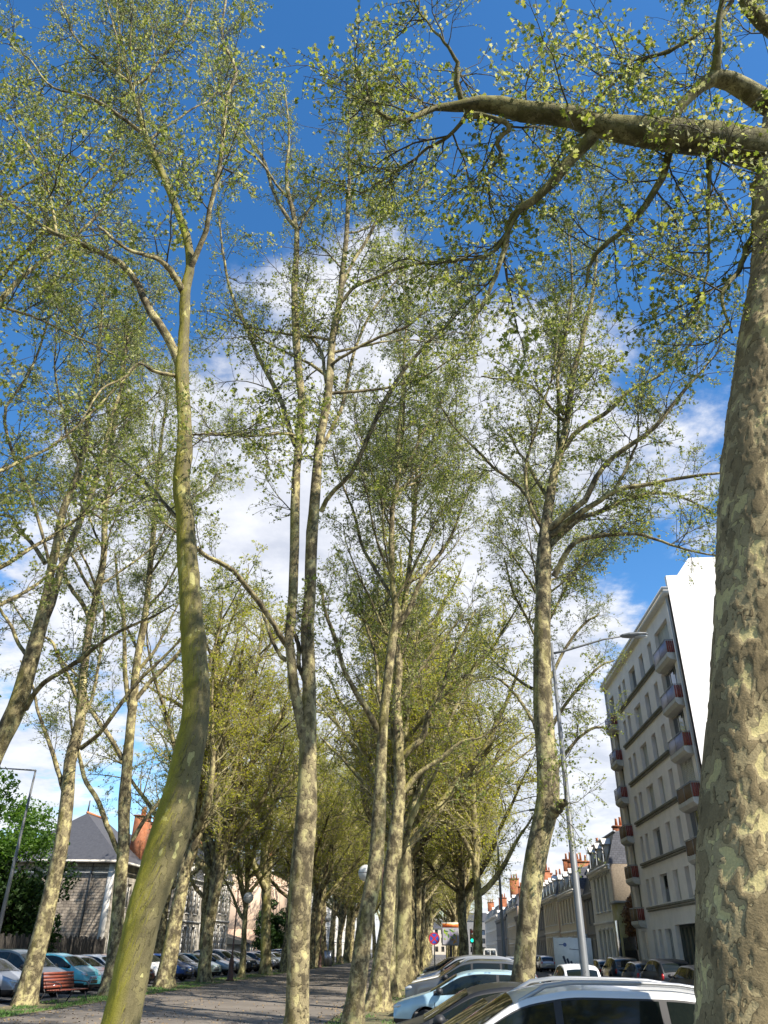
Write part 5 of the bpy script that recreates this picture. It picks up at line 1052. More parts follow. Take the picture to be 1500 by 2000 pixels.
def car_meshes(sty):
    if sty in CARM: return CARM[sty]
    d = STY[sty]; L, Wd = d['L'], d['W']; top = sfun(d['top'], .10); belt = sfun(d['belt'], .14); hl = L / 2; wr = .31 if sty != 'suv' else .34; xw = (-hl + .78, hl - .80)
    def wid(x): e = min(1, abs(x) / hl); return Wd / 2 * (1 - .20 * e ** 6 - .02 * e ** 2)
    def zlo(x):
        z = .22 + .14 * max(0, (abs(x) - hl + .35) / .35) ** 2
        for c in xw:
            q = (wr + .07) ** 2 - (x - c) ** 2
            if q > 0: z = max(z, wr + sqrt(q) * .98)
        return z
    def zb(x):
        z = belt(x); e = max(0, (abs(x) - hl + .10) / .10); return z - .10 * e ** 2
    def zt(x): return max(top(x) - .10 * max(0, (abs(x) - hl + .10) / .10) ** 2, zb(x) + .012)
    def side(x, t):     # greenhouse side wall, t 0..1
        w = wid(x); hh = max(zt(x) - zb(x), 0.0); wt = w * .95 - .30 * hh - .012
        return (w * .95 + (wt - w * .95) * (t ** 1.25), zb(x) + (hh - .05 * min(1, hh * 4)) * t)
    def topz(x, y):
        w = side(x, 1)[0]; return zt(x) - .055 * min(1, (abs(y) / w)) ** 2.6 * min(1, max(zt(x) - zb(x), .0) * 4 + .35)
    xs = sorted(set(np.round(np.concatenate([np.linspace(-hl, hl, 56), [-hl + .03, hl - .03], *[c + (wr + .07) * np.cos(np.linspace(0, pi, 13)) for c in xw]]), 3)))
    rings = []
    for x in xs:
        w = wid(x); lo = zlo(x); b_ = zb(x); mid = max(.55, lo + .01)
        half = [(0, lo), (w * .86, lo), (w * .965, max(lo, .30)), (w * .995, max(lo + .004, .42)), (w, max(mid, .56)), (w * .99, max(b_ - .12, mid + .01)), (w * .97, b_ - .03)]
        for t in (0.04, .3, .6, .85, 1.0):
            half.append(side(x, t))
        wt = side(x, 1)[0]
        for f in (.93, .8, .55, .25, 0): half.append((wt * f, topz(x, wt * f)))
        full = half + [(-y, z) for y, z in half[-2:0:-1]]
        rings.append([(x, y, z) for y, z in full])
    m = len(rings[0]); V = np.array(rings).reshape(-1, 3); loops = []; cnt = []; mi = []
    for i in range(len(rings) - 1):
        for j in range(m):
            k = (j + 1) % m; q = [i * m + j, i * m + k, (i + 1) * m + k, (i + 1) * m + j]; loops += q; cnt.append(4)
            z = V[q, 2]; mi.append(1 if (z.max() < .44 or j == 0 or j == m - 1) else 0)
    loops += list(range(m))[::-1]; cnt.append(m); mi.append(0); loops += [(len(rings) - 1) * m + j for j in range(m)]; cnt.append(m); mi.append(0)
    body = raw_mesh('body', V, loops, cnt, True, [PAINTS['white'], TRIM], mi)
    out = {'body': body}
    def patch(fn, nu, nv, name, mt, smooth=True):
        V = [fn(i / nu, j / nv) for i in range(nu + 1) for j in range(nv + 1)]; l = []
        for i in range(nu):
            for j in range(nv): l += [i * (nv + 1) + j, (i + 1) * (nv + 1) + j, (i + 1) * (nv + 1) + j + 1, i * (nv + 1) + j + 1]
        return raw_mesh(name, V, l, [4] * (nu * nv), smooth, [mt])
    out['wind'] = []
    for (xa, xb) in d['wins']:
        for s in (-1, 1):
            def fn(a, c, xa=xa, xb=xb, s=s):
                x = xa + (xb - xa) * a; y, z = side(x, .10 + .78 * c); return (x, s * (y + .008), z)
            out['wind'].append(patch(fn, 14, 4, 'side_window', CGLASS))
    out['pillar'] = []
    for s in (-1, 1):
        def fn(a, c, s=s):
            x = d['wins'][0][0] - .05 + (d['wins'][-1][1] - d['wins'][0][0] + .11) * a; y, z = side(x, .07 + .84 * c); return (x, s * (y + .0045), z)
        out['pillar'].append(patch(fn, 36, 4, 'window_surround', TRIM))
    a0, a1 = d['ws']
    out['wscreen'] = patch(lambda a, c: (lambda x, y: (x + .006, y, topz(x, y) + .010))(a0 + (a1 - a0) * a, (2 * c - 1) * .90 * side(a0 + (a1 - a0) * a, 1)[0]), 10, 10, 'windscreen', CGLASS)
    r0, r1 = d['rw']
    out['rscreen'] = patch(lambda a, c: (lambda x, y: (x - .012, y, topz(x, y) + .008))(r0 + (r1 - r0) * a, (2 * c - 1) * .88 * side(r0 + (r1 - r0) * a, 1)[0]), 10, 10, 'rear_window', CGLASS)
    # wheel: tyre + rim
    t_ = MB(); n = 20
    prof = [(wr - .10, -.10), (wr - .02, -.11), (wr, -.08), (wr, .08), (wr - .02, .11), (wr - .10, .10)]
    for i in range(n):
        a, c = 2 * pi * i / n, 2 * pi * (i + 1) / n
        for j in range(5):
            (ra, ya), (rb, yb) = prof[j], prof[j + 1]
            t_.face([(ra * cos(a), ya, ra * sin(a)), (rb * cos(a), yb, rb * sin(a)), (rb * cos(c), yb, rb * sin(c)), (ra * cos(c), ya, ra * sin(c))])
    rm = MB()
    for sgn in (-1, 1):
        for k in range(5):
            a = 2 * pi * k / 5; R_ = wr - .10
            rm.face([(.05 * cos(a + 1.2), sgn * .085, .05 * sin(a + 1.2)), (R_ * cos(a + .2), sgn * .07, R_ * sin(a + .2)), (R_ * cos(a - .2), sgn * .07, R_ * sin(a - .2)), (.05 * cos(a - 1.2), sgn * .085, .05 * sin(a - 1.2))])
        rm.face([((wr - .10) * cos(2 * pi * k / 16), sgn * .03, (wr - .10) * sin(2 * pi * k / 16)) for k in range(16)], 1)
    out['tyre'] = t_.mesh('tyre', RUB, True); out['rim'] = rm.mesh('rim', [RIM, RUB]); out['xw'] = xw; out['wr'] = wr
    def nose(s, y): return s * (hl - .02 - .05 * (abs(y) / (Wd / 2)) ** 2)
    hz = zb(hl - .25) - .10
    q = MB(); q.ell((0, 0, 0), (.20, .17, .085), 14, 8); out['lamp'] = q.mesh('headlight', LAMPG, True); out['lampp'] = (hl - .16, Wd / 2 - .30, hz)
    q = MB(); q.ell((0, 0, 0), (.10, .09, .17), 10, 8); out['tail'] = q.mesh('tail_light', TAIL, True); out['tailp'] = (-hl + .09, Wd / 2 - .24, zb(-hl + .2) - .14)
    q = MB(); q.box(hl - .08, -.36, .40, hl + .012, .36, .52); q.box(hl - .1, -.24, hz - .07, hl - .012, .24, hz - .02)
    for k in range(3): q.box(hl + .012, -.34, .415 + k * .035, hl + .016, .34, .43 + k * .035, 1)
    out['grille'] = q.mesh('grille', [TRIM, CHROME])
    q = MB(); q.box(hl - .02, -.26, .56, hl + .022, .26, .67); q.box(hl + .022, -.26, .56, hl + .025, -.21, .67, 1); q.box(hl + .022, .21, .56, hl + .025, .26, .67, 1)
    for k in range(7):
        if k in (2, 5): continue
        q.box(hl + .022, -.17 + k * .05, .585, hl + .0255, -.145 + k * .05, .645, 2)
    out['plate'] = q.mesh('number_plate', [PLATE, BLUE, TRIM])
    q = MB(); q.box(-hl - .02, -.26, .60, -hl + .03, .26, .71); out['rplate'] = q.mesh('number_plate', [PLATE])
    q = MB(); q.ell((0, 0, 0), (.09, .12, .08), 10, 6); q.box(.0, -.16, -.04, .05, 0.0, .0); out['mirror'] = q.mesh('mirror', [TRIM], True); xm = d['ws'][1] - .22; out['mirp'] = (xm, wid(xm) + .06, zb(xm) + .10)
    q = MB()   # dark door shut lines, roof rails kept apart
    for xx in ([w[0] - .035 for w in d['wins'][1:]] + [d['wins'][-1][1] + .03]):
        for s in (-1, 1): q.face([(xx, s * (wid(xx) + .004), .42), (xx + .012, s * (wid(xx) + .004), .42), (xx + .012, s * (wid(xx) * .995 + .004), zb(xx) - .13), (xx, s * (wid(xx) * .995 + .004), zb(xx) - .13)])
    out['seam'] = q.mesh('door_gap', TRIM)
    xr = np.linspace(d['rw'][1] + .25, d['ws'][0] - .05, 9); out['rails'] = []
    for s in (-1, 1):
        q = MB(); pts = [(x, s * (side(x, 1)[0] * .90), topz(x, side(x, 1)[0] * .9) + (.055 if 0 < i < 8 else -.01)) for i, x in enumerate(xr)]; q.tube(pts, .02, 6); out['rails'].append(q.mesh('roof_rail', SIL, True))
    ant = MB(); xa = d['rw'][1] + .35; ant.tube([(xa, 0, zt(xa) - .01), (xa - .22, 0, zt(xa) + .22)], [.007, .003], 4); out['aerial'] = ant.mesh('aerial', TRIM)
    CARM[sty] = out; return out
def car(sty, col, x, y, rot, label, group, detail=2, rails=False, name='parked_car'):
    c = car_meshes(sty); root = thing(name, label, 'car', (x, y, 0), rot, group)
    bd = put('body', c['body'], root); bd.material_slots[0].link = 'OBJECT'; bd.material_slots[0].material = PAINTS[col]
    put('windscreen', c['wscreen'], root); put('rear_window', c['rscreen'], root)
    for m_ in c['wind']: put('side_window', m_, root)
    for m_ in c['pillar']: put('window_surround', m_, root)
    for xw_ in c['xw']:
        for s in (-1, 1):
            w = put('wheel', c['tyre'], root, loc=(xw_, s * (STY[sty]['W'] / 2 - .125), c['wr'])); put('rim', c['rim'], w)
    for s in (-1, 1):
        for nm, pk in (('headlight', 'lamp'), ('tail_light', 'tail'), ('mirror', 'mir')):
            p = c[pk + 'p']; o = put(nm, c['mirror' if pk == 'mir' else pk], root, loc=(p[0], s * p[1], p[2]))
            if nm == 'mirror':
                o.scale = (1, s, 1)
                if detail > 1 and col in ('white', 'silver'): pass
            if nm == 'headlight': o.rotation_euler = (0, radians(12), s * radians(-38))
    put('grille', c['grille'], root); put('number_plate', c['plate'], root); put('number_plate', c['rplate'], root); put('door_gap', c['seam'], root); put('aerial', c['aerial'], root)
    if rails:
        for m_ in c['rails']: put('roof_rail', m_, root)
    return root
GP = 'cars parked nose in along the left of the promenade'
LC = [(29.3, 'hatch', 'white', 'white car cut by the left edge of the view'), (33, 'hatch', 'silver', 'silver hatchback behind the leaning tree, left of the bench'), (36.2, 'mpv', 'darkteal', 'dark petrol people carrier parked directly behind the red bench'), (39.3, 'city', 'teal', 'bright turquoise city car with round lamps beside the dark people carrier'),
      (42.3, 'estate', 'silver', 'silver car right of the turquoise one, hidden by the V forked tree'), (44.6, 'hatch', 'white', 'white car behind the big mossy trunk'), (46.9, 'hatch', 'red', 'dark red car left of the small white car'), (50.2, 'city', 'white', 'small white car with dark grille between red and blue cars'),
      (54.6, 'hatch', 'blue', 'blue hatchback left of the flared tree before the lamp post'), (58.3, 'estate', 'grey', 'grey car mostly hidden behind the flared tree before the lamp post'), (61.6, 'hatch', 'mint', 'pale mint hatchback left of the rust brown lamp post'), (65.9, 'hatch', 'silver', 'silver car right of the mint hatchback'), (69.8, 'mpv', 'grey', 'grey people carrier behind the globe lamp post'),
      (73.8, 'suv', 'black', 'black off-roader right of the thin young tree'), (77, 'estate', 'black', 'black estate car next to the black off-roader'), (81.8, 'hatch', 'navy', 'navy car right of the V forked tree near the peach gable'), (84.5, 'city', 'grey', 'small grey car left of the light blue one'), (87.5, 'hatch', 'teal', 'light blue car at the end of the visible left row'),
      (91, 'hatch', 'white', 'white car beyond the light blue one'), (94.5, 'estate', 'grey', 'grey estate far along the left row'), (98, 'hatch', 'black', 'black car far along the left row'), (101.5, 'mpv', 'white', 'white people carrier far along the left row'), (105, 'hatch', 'red', 'red car far along the left row'), (109, 'hatch', 'silver', 'silver car far along the left row'), (114, 'estate', 'navy', 'navy estate far along the left row'), (120, 'hatch', 'white', 'white hatchback at the far end of the left row')]
for i, (y, st, co, lb) in enumerate(LC):
    car(st, co, -15.35 - STY[st]['L'] / 2, y, radians(-14 + 3 * sin(i * 2.4)), lb, GP)
GQ = 'cars parked nose in between the right trees and the street'
RC = [(8.9, 'suv', 'white', 'white off-roader with silver roof rails in the foreground', 1, .15), (11.4, 'hatch', 'black', 'black car partly hidden right behind the white off-roader', 0, .25), (14.1, 'hatch', 'black', 'black hatchback with curved roof, second behind the white off-roader', 0, .1),
      (22.9, 'hatch', 'iceblue', 'ice blue hatchback in the right parking before the crooked tree', 0, .15), (29.4, 'suv', 'grey', 'grey off-roader with pale roof rails behind the ice blue car', 1, .2), (32.3, 'suv', 'white', 'white car behind the grey off-roader in the right parking', 1, .25), (36.0, 'hatch', 'black', 'black car further along the right parking', 0, .3), (39.4, 'mpv', 'silver', 'silver people carrier in the middle of the right parking', 0, .3),
      (44, 'hatch', 'white', 'white car far along the right parking', 0, .3), (49, 'estate', 'grey', 'grey estate far along the right parking', 0, .3), (57, 'hatch', 'black', 'black car near the poster panel', 0, .3), (62, 'hatch', 'silver', 'silver car near the poster panel', 0, .3)]
for i, (y, st, co, lb, rl, dx) in enumerate(RC):
    car(st, co, -1.25 + dx + STY[st]['L'] / 2, y, pi + radians(2 * sin(i * 1.3)), lb, GQ, rails=bool(rl))
GK = 'cars parked along the far kerb of the right street'
for i, (y, st, co, lb) in enumerate([(33.5, 'hatch', 'black', 'black car parked at the kerb before the garage door'), (38.8, 'estate', 'black', 'dark estate with red tail lamps below the apartment block'), (44.2, 'suv', 'black', 'black off-roader at the kerb under the apartment block'), (49.4, 'hatch', 'grey', 'grey hatchback at the kerb by the apartment corner'), (54.8, 'suv', 'darkteal', 'dark petrol off-roader at the kerb by the railings'), (60.2, 'hatch', 'champ', 'champagne car at the kerb by the black railings'),
                                   (92, 'hatch', 'silver', 'silver car parked at the kerb by the cream house'), (98, 'hatch', 'black', 'black car parked at the kerb by the peach gable'), (104, 'hatch', 'white', 'white car parked far down the street kerb'), (110, 'estate', 'grey', 'grey car parked far down the street kerb')]):
    car(st, co, 11.1, y, pi / 2, lb, GK)
car('hatch', 'white', 5.4, 35.5, pi / 2, 'white car driving on the street past the crooked tree', None, name='moving_car'); car('hatch', 'silver', 5.6, 70, pi / 2, 'silver car on the street near the traffic light', None, name='moving_car')
# white van far down the street, rear doors with two windows
vn = thing('white_van', 'small white van seen from behind far down the street', 'van', (6.7, 113, 0))
b = MB(); pr = [(-.86, .35), (-.88, 1.1), (-.80, 1.75), (-.68, 2.05), (.68, 2.05), (.80, 1.75), (.88, 1.1), (.86, .35)]
b.face([(x, 0, z) for x, z in pr][::-1]); b.face([(x, 3.2, z) for x, z in pr])
for k in range(8): a_, c_ = pr[k], pr[(k + 1) % 8]; b.face([(a_[0], 0, a_[1]), (c_[0], 0, c_[1]), (c_[0], 3.2, c_[1]), (a_[0], 3.2, a_[1])])
b.face([(-.84, 3.2, 1.3), (.84, 3.2, 1.3), (.84, 4.4, .9), (-.84, 4.4, .9)]); b.face([(-.84, 3.2, .35), (-.84, 4.4, .35), (-.84, 4.4, .9), (-.84, 3.2, 1.3)]); b.face([(.84, 3.2, .35), (.84, 4.4, .35), (.84, 4.4, .9), (.84, 3.2, 1.3)]); b.put('body', PAINTS['white'], vn)
for s in (-1, 1):
    MB().box(s * .06, -.012, 1.2, s * .68, -.002, 1.85).put('rear_window', GLASS, vn); MB().box(s * .74, -.02, .9, s * .84, -.002, 1.25).put('tail_light', TAIL, vn)
    for yy in (.7, 3.6): MB().tube([(s * .68, yy, .32), (s * .86, yy, .32)], .32, 14).put('wheel', RUB, vn)
# box truck with barred graphic
tk = thing('box_truck', 'white box truck with black slanting bars painted on its rear panel', 'truck', (7.6, 50.0, 0), radians(-8))
b = MB(); b.box(-1.05, 0, .75, 1.05, 4.6, 2.55); b.put('cargo_box', mat('truck_white', (.62, .62, .60), .6, var=.08), tk)
b = MB(); b.box(-1.0, 4.7, .5, 1.0, 6.2, 1.5); b.face([(-1, 4.7, 1.5), (1, 4.7, 1.5), (.9, 4.7, 2.2), (-.9, 4.7, 2.2)]); b.face([(-.9, 4.7, 2.2), (.9, 4.7, 2.2), (.9, 5.5, 2.2), (-.9, 5.5, 2.2)]); b.face([(-.9, 5.5, 2.2), (.9, 5.5, 2.2), (1, 6.2, 1.5), (-1, 6.2, 1.5)])
for s in (-1, 1): b.face([(s, 4.7, 1.5), (s * .9, 4.7, 2.2), (s * .9, 5.5, 2.2), (s, 6.2, 1.5)])
b.put('cab', PAINTS['white'], tk)
b = MB(); b.box(-1.0, .1, .5, 1.0, 4.7, .75); b.put('chassis', TRIM, tk); MB().box(-1.06, -.03, .68, 1.06, -.002, .78).put('bumper', TRIM, tk)
b = MB()
for k in range(5):
    x = -.62 + k * .2; h_ = 1.62 - k * .12; b.face([(x, -.006, h_), (x + .11, -.006, h_ + .05), (x + .26, -.006, h_ - .42), (x + .15, -.006, h_ - .47)])
for k in range(12):
    a_ = k / 11 * 5; x = .35 + k * .035; z = 1.08 + .1 * sin(a_) - k * .012; b.face([(x, -.006, z), (x + .04, -.006, z), (x + .05, -.006, z + .06), (x + .01, -.006, z + .06)])
b.face([(-.2, -.006, 1.98), (.62, -.006, 1.92), (.62, -.006, 1.95), (-.2, -.006, 2.01)]); b.face([(.48, -.006, 1.9), (.51, -.006, 1.9), (.38, -.006, 1.5), (.35, -.006, 1.5)])
b.put('graphic', mat('ink_navy', (.02, .025, .05), .6), tk)
b = MB(); b.face([(-.42 + .1 * cos(2 * pi * k / 16), -.006, 2.2 + .1 * sin(2 * pi * k / 16)) for k in range(16)]); b.box(-.75, -.006, 2.18, -.5, -.003, 2.22); b.put('emblem', mat('emblem_blue', (.08, .12, .25), .6), tk)
for s in (-1, 1):
    for yy in (1.0, 5.3): MB().tube([(s * .78, yy, .38), (s * 1.02, yy, .38)], .38, 16).put('wheel', RUB, tk)

# ------------------------------------------------------------------ street furniture
POLE = mat('lamp_pole_grey', (.12, .125, .125), .5, var=.15, scale=2); RUST = mat('cast_iron_brown', (.10, .045, .03), .6, var=.25, scale=5); GLOBE = mat('opal_globe', (.50, .50, .47), .35)
def street_lamp(x, y, h, label, side=1, arm=2.75, top=10.35):
    root = thing('street_lamp', label, 'street lamp', (x, y, 0), 0, 'tall grey street lamps on the kerb')
    b = MB(); b.tube([(0, 0, 0), (0, 0, .9), (0, 0, .95), (0, 0, h)], [.145, .14, .115, .045], 16); b.put('pole', POLE, root, smooth=True)
    b = MB(); b.tube([(0, 0, .92), (0, 0, .98)], [.15, .15], 16); b.put('collar', POLE, root)
    b = MB(); b.tube([(0, 0, h - .35), (side * .35, 0, h - .28), (side * arm * .6, 0, h + .10), (side * arm * .82, 0, h + .2)], [.04, .038, .03, .028], 8); b.put('arm', POLE, root, smooth=True)
    hd = thing_head = MB(); x0 = side * arm * .80
    secs = [(0, .03, .03), (.07, .09, .06), (.28, .15, .085), (.55, .165, .08), (.80, .13, .055), (.88, .04, .02)]; rings = []
    for (d_, w, t_) in secs: rings.append([(x0 + side * d_, w * cos(2 * pi * k / 14), h + .21 + .06 * d_ + t_ * sin(2 * pi * k / 14)) for k in range(14)])
    for i in range(len(rings) - 1):
        for k in range(14): hd.face([rings[i][k], rings[i][(k + 1) % 14], rings[i + 1][(k + 1) % 14], rings[i + 1][k]])
    o = hd.put('lamp_head', mat('lamp_head_grey', (.13, .14, .15), .4), root, smooth=True)
    g = MB(); g.ell((x0 + side * .60, 0, h + .20), (.26, .12, .06), 14, 6); g.put('diffuser', mat('lamp_glass', (.35, .38, .40), .1), o, smooth=True)
    return root
street_lamp(3.83, 23.5, 10.45, 'tall tapering grey street lamp in front of the apartment block', 1)
street_lamp(4.1, 55.0, 9.9, 'second grey street lamp further down the kerb by the leaning dark tree', 1)
ll = thing('street_lamp', 'thin bent street lamp at the far left, arm pointing left over the green tree', 'street lamp', (-21.0, 40.4, 0))
MB().tube([(0, 0, 0), (0, 0, 9.85)], [.12, .05], 10).put('pole', POLE, ll, smooth=True); MB().tube([(0, 0, 9.83), (-2.0, 0, 9.95)], [.045, .03], 8).put('arm', POLE, ll); b = MB(); b.ell((-2.3, 0, 9.93), (.38, .14, .06), 12, 6); b.put('lamp_head', DARKM, ll, smooth=True)
def globe_lamp(x, y, label, side=1, h=5.2, gz=4.65, tall=True):
    root = thing('globe_lamp', label, 'lamp post', (x, y, 0), 0, 'brown cast iron lamps with white globes')
    b = MB(); b.tube([(0, 0, 0), (0, 0, .08), (0, 0, .10), (0, 0, .9), (0, 0, .98), (0, 0, 1.3), (0, 0, 1.36), (0, 0, h)], [.26, .26, .20, .15, .17, .09, .055, .035], 12); b.put('post', RUST, root, smooth=True)
    b = MB(); b.tube([(0, 0, h - .02), (0, 0, h + .35)], [.02, .004], 6); b.ell((0, 0, h), (.06, .06, .05), 8, 6); b.put('finial', RUST, root)
    pts = [(0, 0, gz - .1)] + [(side * (.28 + .20 * cos(a)), 0, gz - .28 + .2 * sin(a)) for a in np.linspace(2.6, -3.4, 12)]
    b = MB(); b.tube(pts, .02, 6); b.tube([(0, 0, gz - .05), (side * .4, 0, gz + .02), (side * .68, 0, gz - .3), (side * .70, 0, gz - .22)], [.022, .02, .02, .05], 6); b.put('scroll_arm', RUST, root, smooth=True)
    g = MB(); g.ell((side * .72, 0, gz + .05), (.33, .33, .33), 20, 14); go = g.put('globe', GLOBE, root, smooth=True)
    b = MB(); b.tube([(side * .72, 0, gz + .05 - .005), (side * .72, 0, gz + .05 + .012)], .336, 20, cap=False); b.put('band', RUST, go)
    return root
globe_lamp(-13.15, 55.7, 'rust brown lamp post with white globe on a scroll arm, left of the thin tree')
globe_lamp(-2.30, 36.0, 'globe lamp showing its sphere left of the flared tree trunk', -1)
globe_lamp(-12.9, 96.0, 'small distant globe lamp between the left row of trunks')
lt = thing('wall_lantern', 'small old street lantern in front of the peach gable', 'lantern', (-22.5, 100.0, 0)); MB().tube([(0, 0, 0), (0, 0, 3.2)], [.06, .04], 8).put('post', DARKM, lt)
b = MB(); b.tube([(0, 0, 3.2), (0, 0, 3.65), (0, 0, 3.7), (0, 0, 3.95)], [.12, .2, .24, .03], 6); b.put('lantern', DARKM, lt)

# bench with red slats, iron arms
SL = mat('red_slats', (.20, .05, .028), .55, var=.35, scale=6, stretch=(1, .2, 1)); IR = mat('bench_iron', (.045, .04, .04), .5)
bn = thing('park_bench', 'red slatted bench with black iron frame on the left verge', 'bench', (-13.55, 32.6, 0), radians(-8))
for k in range(5): MB().box(-.62 - .03 * k, -1.0, .48 + .0 + k * .105, -.595 - .03 * k, 1.0, .57 + k * .105).put('back_slat', SL, bn)
for k in range(5): MB().box(-.50 + k * .11, -1.0, .42, -.41 + k * .11, 1.0, .445).put('seat_slat', SL, bn)
for s in (-.95, .95):
    b = MB(); b.tube([(-.8, s, .98), (-.62, s, .45), (-.55, s, .36), (-.78, s, .02)], .024, 6); b.tube([(-.55, s, .38), (-.1, s, .40), (.08, s, .02)], .022, 6); b.tube([(-.68, s, .70), (-.4, s, .69), (-.05, s, .66), (.06, s, .58), (.0, s, .42)], .02, 6); b.put('iron_frame', IR, bn, smooth=True)
b2 = thing('park_bench', 'dark bench end peeping out behind the flared tree on the right verge', 'bench', (-3.0, 33.6, 0))
for k in range(4): MB().box(-.3 + k * .12, -.9, .43, -.2 + k * .12, .9, .455).put('seat_slat', IR, b2)
for s in (-.85, .85): MB().tube([(-.3, s, 0), (-.3, s, .42), (.15, s, .42), (.15, s, 0)], .02, 6).put('leg', IR, b2)
bc = thing('bin', 'small silver bin between distant left trunks', 'bin', (-13.2, 92.5, 0)); MB().tube([(0, 0, 0), (0, 0, 1.0), (0, 0, 1.02)], [.28, .3, .24], 14).put('drum', POLE, bc); MB().tube([(0, 0, 1.02), (0, 0, 1.2)], [.3, .05], 14).put('lid', DARKM, bc)
bx = thing('utility_cabinet', 'grey utility cabinet beside the far left trunks', 'cabinet', (-12.9, 103.0, 0)); MB().box(-.45, -.25, 0, .45, .25, 1.6).put('body', POLE, bx); MB().box(-.4, -.262, .1, -.02, -.251, 1.5).put('door', RIM, bx); MB().box(.02, -.262, .1, .4, -.251, 1.5).put('door', RIM, bx)

# poster panel
bp_ = thing('poster_panel', 'street poster panel with orange heading and yellow green figures', 'billboard', (1.05, 70.0, 0))
MB().tube([(0, .1, 0), (0, .1, 2.2)], .09, 8).put('post', DARKM, bp_)
b = MB(); b.box(-.72, 0, 2.15, .72, .18, 3.78); b.put('case', mat('case_cream', (.50, .48, .42), .5), bp_)
b = MB(); b.face([(-.64, -.004, 2.23), (.64, -.004, 2.23), (.64, -.004, 3.7), (-.64, -.004, 3.7)]); po = b.put('poster', mat('poster_grey', (.52, .50, .55), .5, col2=(.30, .30, .36), scale=5), bp_)
b = MB(); b.box(-.64, -.010, 3.42, .64, -.006, 3.7)
q = MB()
for k, (x, w_) in enumerate(((-.55, .07), (-.46, .05), (-.38, .08), (-.27, .05), (-.18, .09), (-.05, .06), (.05, .08), (.17, .05), (.26, .09), (.40, .06), (.5, .08))): q.face([(x, -.012, 3.46 + .02 * (k % 3)), (x + w_, -.012, 3.46 + .02 * (k % 3)), (x + w_ * .9, -.012, 3.60 + .03 * (k % 2)), (x + w_ * .2, -.012, 3.62)])
q.put('lettering', mat('poster_darkred', (.35, .05, .02), .5), po); b.put('header', mat('poster_orange', (.70, .22, .04), .5), po)
rr_ = random.Random(3)
for cname, cc, n_ in (('poster_lime', (.42, .60, .06), 9), ('poster_green', (.08, .20, .05), 5), ('poster_amber', (.75, .36, .04), 5), ('poster_violet', (.28, .22, .42), 7)):
    q = MB()
    for k in range(n_):
        cx_, cz_ = (rr_.uniform(-.5, .35), rr_.uniform(2.6, 3.25)) if 'amber' not in cname else (rr_.uniform(.15, .5), rr_.uniform(2.35, 2.7)); a_ = rr_.uniform(0, 3.1); l_, w_ = rr_.uniform(.08, .2), rr_.uniform(.025, .06)
        q.face([(cx_ + l_ * cos(a_) * cos(t_) - w_ * sin(a_) * sin(t_), -.014 - .002 * (k % 3), cz_ + l_ * sin(a_) * cos(t_) + w_ * cos(a_) * sin(t_)) for t_ in np.linspace(0, 2 * pi, 11)[:-1]])
    q.put('print_shape', mat(cname, cc, .5), po)
def round_sign(x, y, h, label, face, rim, bar=None, post=True, r=.33, rot=0):
    root = thing('traffic_sign', label, 'road sign', (x, y, 0), rot)
    if post: MB().tube([(0, .03, 0), (0, .03, h + .3)], .035, 8).put('post', POLE, root)
    def disc(rad, yy): return [(rad * cos(2 * pi * k / 24), yy, h + rad * sin(2 * pi * k / 24)) for k in range(24)]
    b = MB(); b.face(disc(r, -.010), 0); b.face(disc(r * .80, -.013), 1); b.face(disc(r, 0)[::-1], 0)
    o = b.put('disc', [rim, face], root)
    if bar == 'slash': MB().face([(-r * .6, -.016, h + r * .45), (-r * .45, -.016, h + r * .6), (r * .6, -.016, h - r * .45), (r * .45, -.016, h - r * .6)]) or None
    if bar:
        q = MB()
        if bar in ('slash', 'cross'): q.face([(-r * .64, -.016, h + r * .46), (-r * .46, -.016, h + r * .64), (r * .64, -.016, h - r * .46), (r * .46, -.016, h - r * .64)])
        if bar == 'cross': q.face([(r * .64, -.018, h + r * .46), (r * .46, -.018, h + r * .64), (-r * .64, -.018, h - r * .46), (-r * .46, -.018, h - r * .64)])
        if bar == 'bar': q.box(-r * .62, -.018, h - r * .14, r * .62, -.015, h + r * .14)
        q.put('symbol', rim if bar != 'bar' else mat('sign_white', (.75, .75, .75), .5), o)
    return root
SR = mat('sign_red', (.50, .02, .02), .5); SB = mat('sign_blue', (.03, .08, .42), .5)
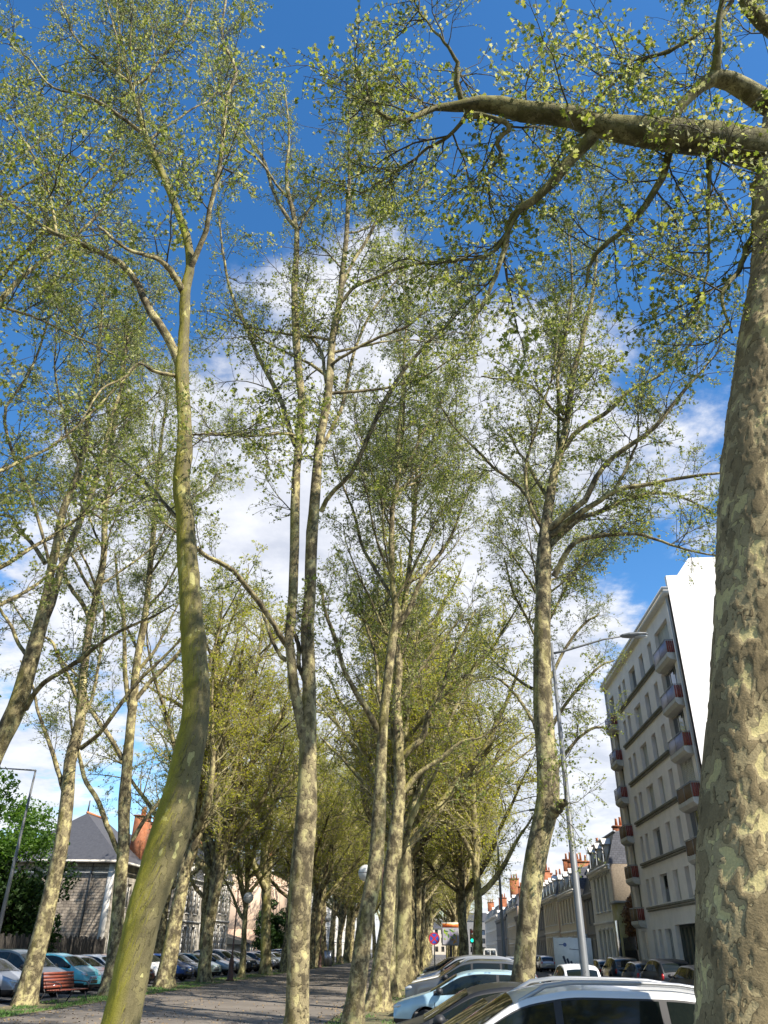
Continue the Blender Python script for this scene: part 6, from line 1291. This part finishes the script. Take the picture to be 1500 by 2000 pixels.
round_sign(-.2, 53.0, 2.45, 'round no stopping sign with blue face and red cross by the right row', SB, SR, 'cross')
round_sign(-22.0, 118.0, 3.3, 'round red no entry sign with white bar in front of the white townhouse', SR, SR, 'bar', r=.42)
round_sign(9.9, 66.0, 2.4, 'round blue sign with white rim left of the box truck', SB, mat('sign_white', (.75, .75, .75), .5), None, r=.4)
ns = thing('street_name_sign', 'small pale blue street name plate on the peach gable corner', 'sign', (13.9, 83.9, 3.0)); MB().box(0, -.03, 0, .9, -.002, .32).put('plate', mat('plate_pale', (.35, .45, .62), .5), ns)
for k in range(6): MB().box(.12 + k * .12, -.035, .12, .19 + k * .12, -.031, .2).put('letter', mat('sign_white', (.75, .75, .75), .5), ns)
tl_ = thing('traffic_light', 'traffic light showing green beside the leaning dark tree', 'traffic light', (2.95, 75.0, 0))
MB().tube([(0, .1, 0), (0, .1, 3.4)], .06, 8).put('post', DARKM, tl_); MB().box(-.17, -.08, 2.35, .17, .1, 3.45).put('housing', DARKM, tl_)
for k, (cname, cc) in enumerate((('lens_green', (.02, .7, .45)), ('lens_amber', (.05, .03, .005)), ('lens_red', (.05, .005, .005)))):
    zc = 2.58 + k * .33; m_ = mat(cname, cc, .3)
    if k == 0: m_.node_tree.nodes['Principled BSDF'].inputs['Emission Color'].default_value = (.0, 1, .55, 1); m_.node_tree.nodes['Principled BSDF'].inputs['Emission Strength'].default_value = 1.2
    MB().face([(.12 * cos(2 * pi * t / 16), -.085, zc + .12 * sin(2 * pi * t / 16)) for t in range(16)]) ; b = MB(); b.face([(.12 * cos(2 * pi * t / 16), -.085, zc + .12 * sin(2 * pi * t / 16)) for t in range(16)]); b.put('lens', m_, tl_)
ae = thing('rooftop_aerial', 'thin television aerial above the dark link house', 'aerial', (15.5, 80.0, 9.0)); b = MB(); b.tube([(0, 0, 0), (0, 0, 2.4)], .02, 5)
for k in range(4): b.tube([(-.25, 0, 1.8 + .15 * k), (.25, 0, 1.8 + .15 * k)], .012, 4)
b.put('mast', DARKM, ae)
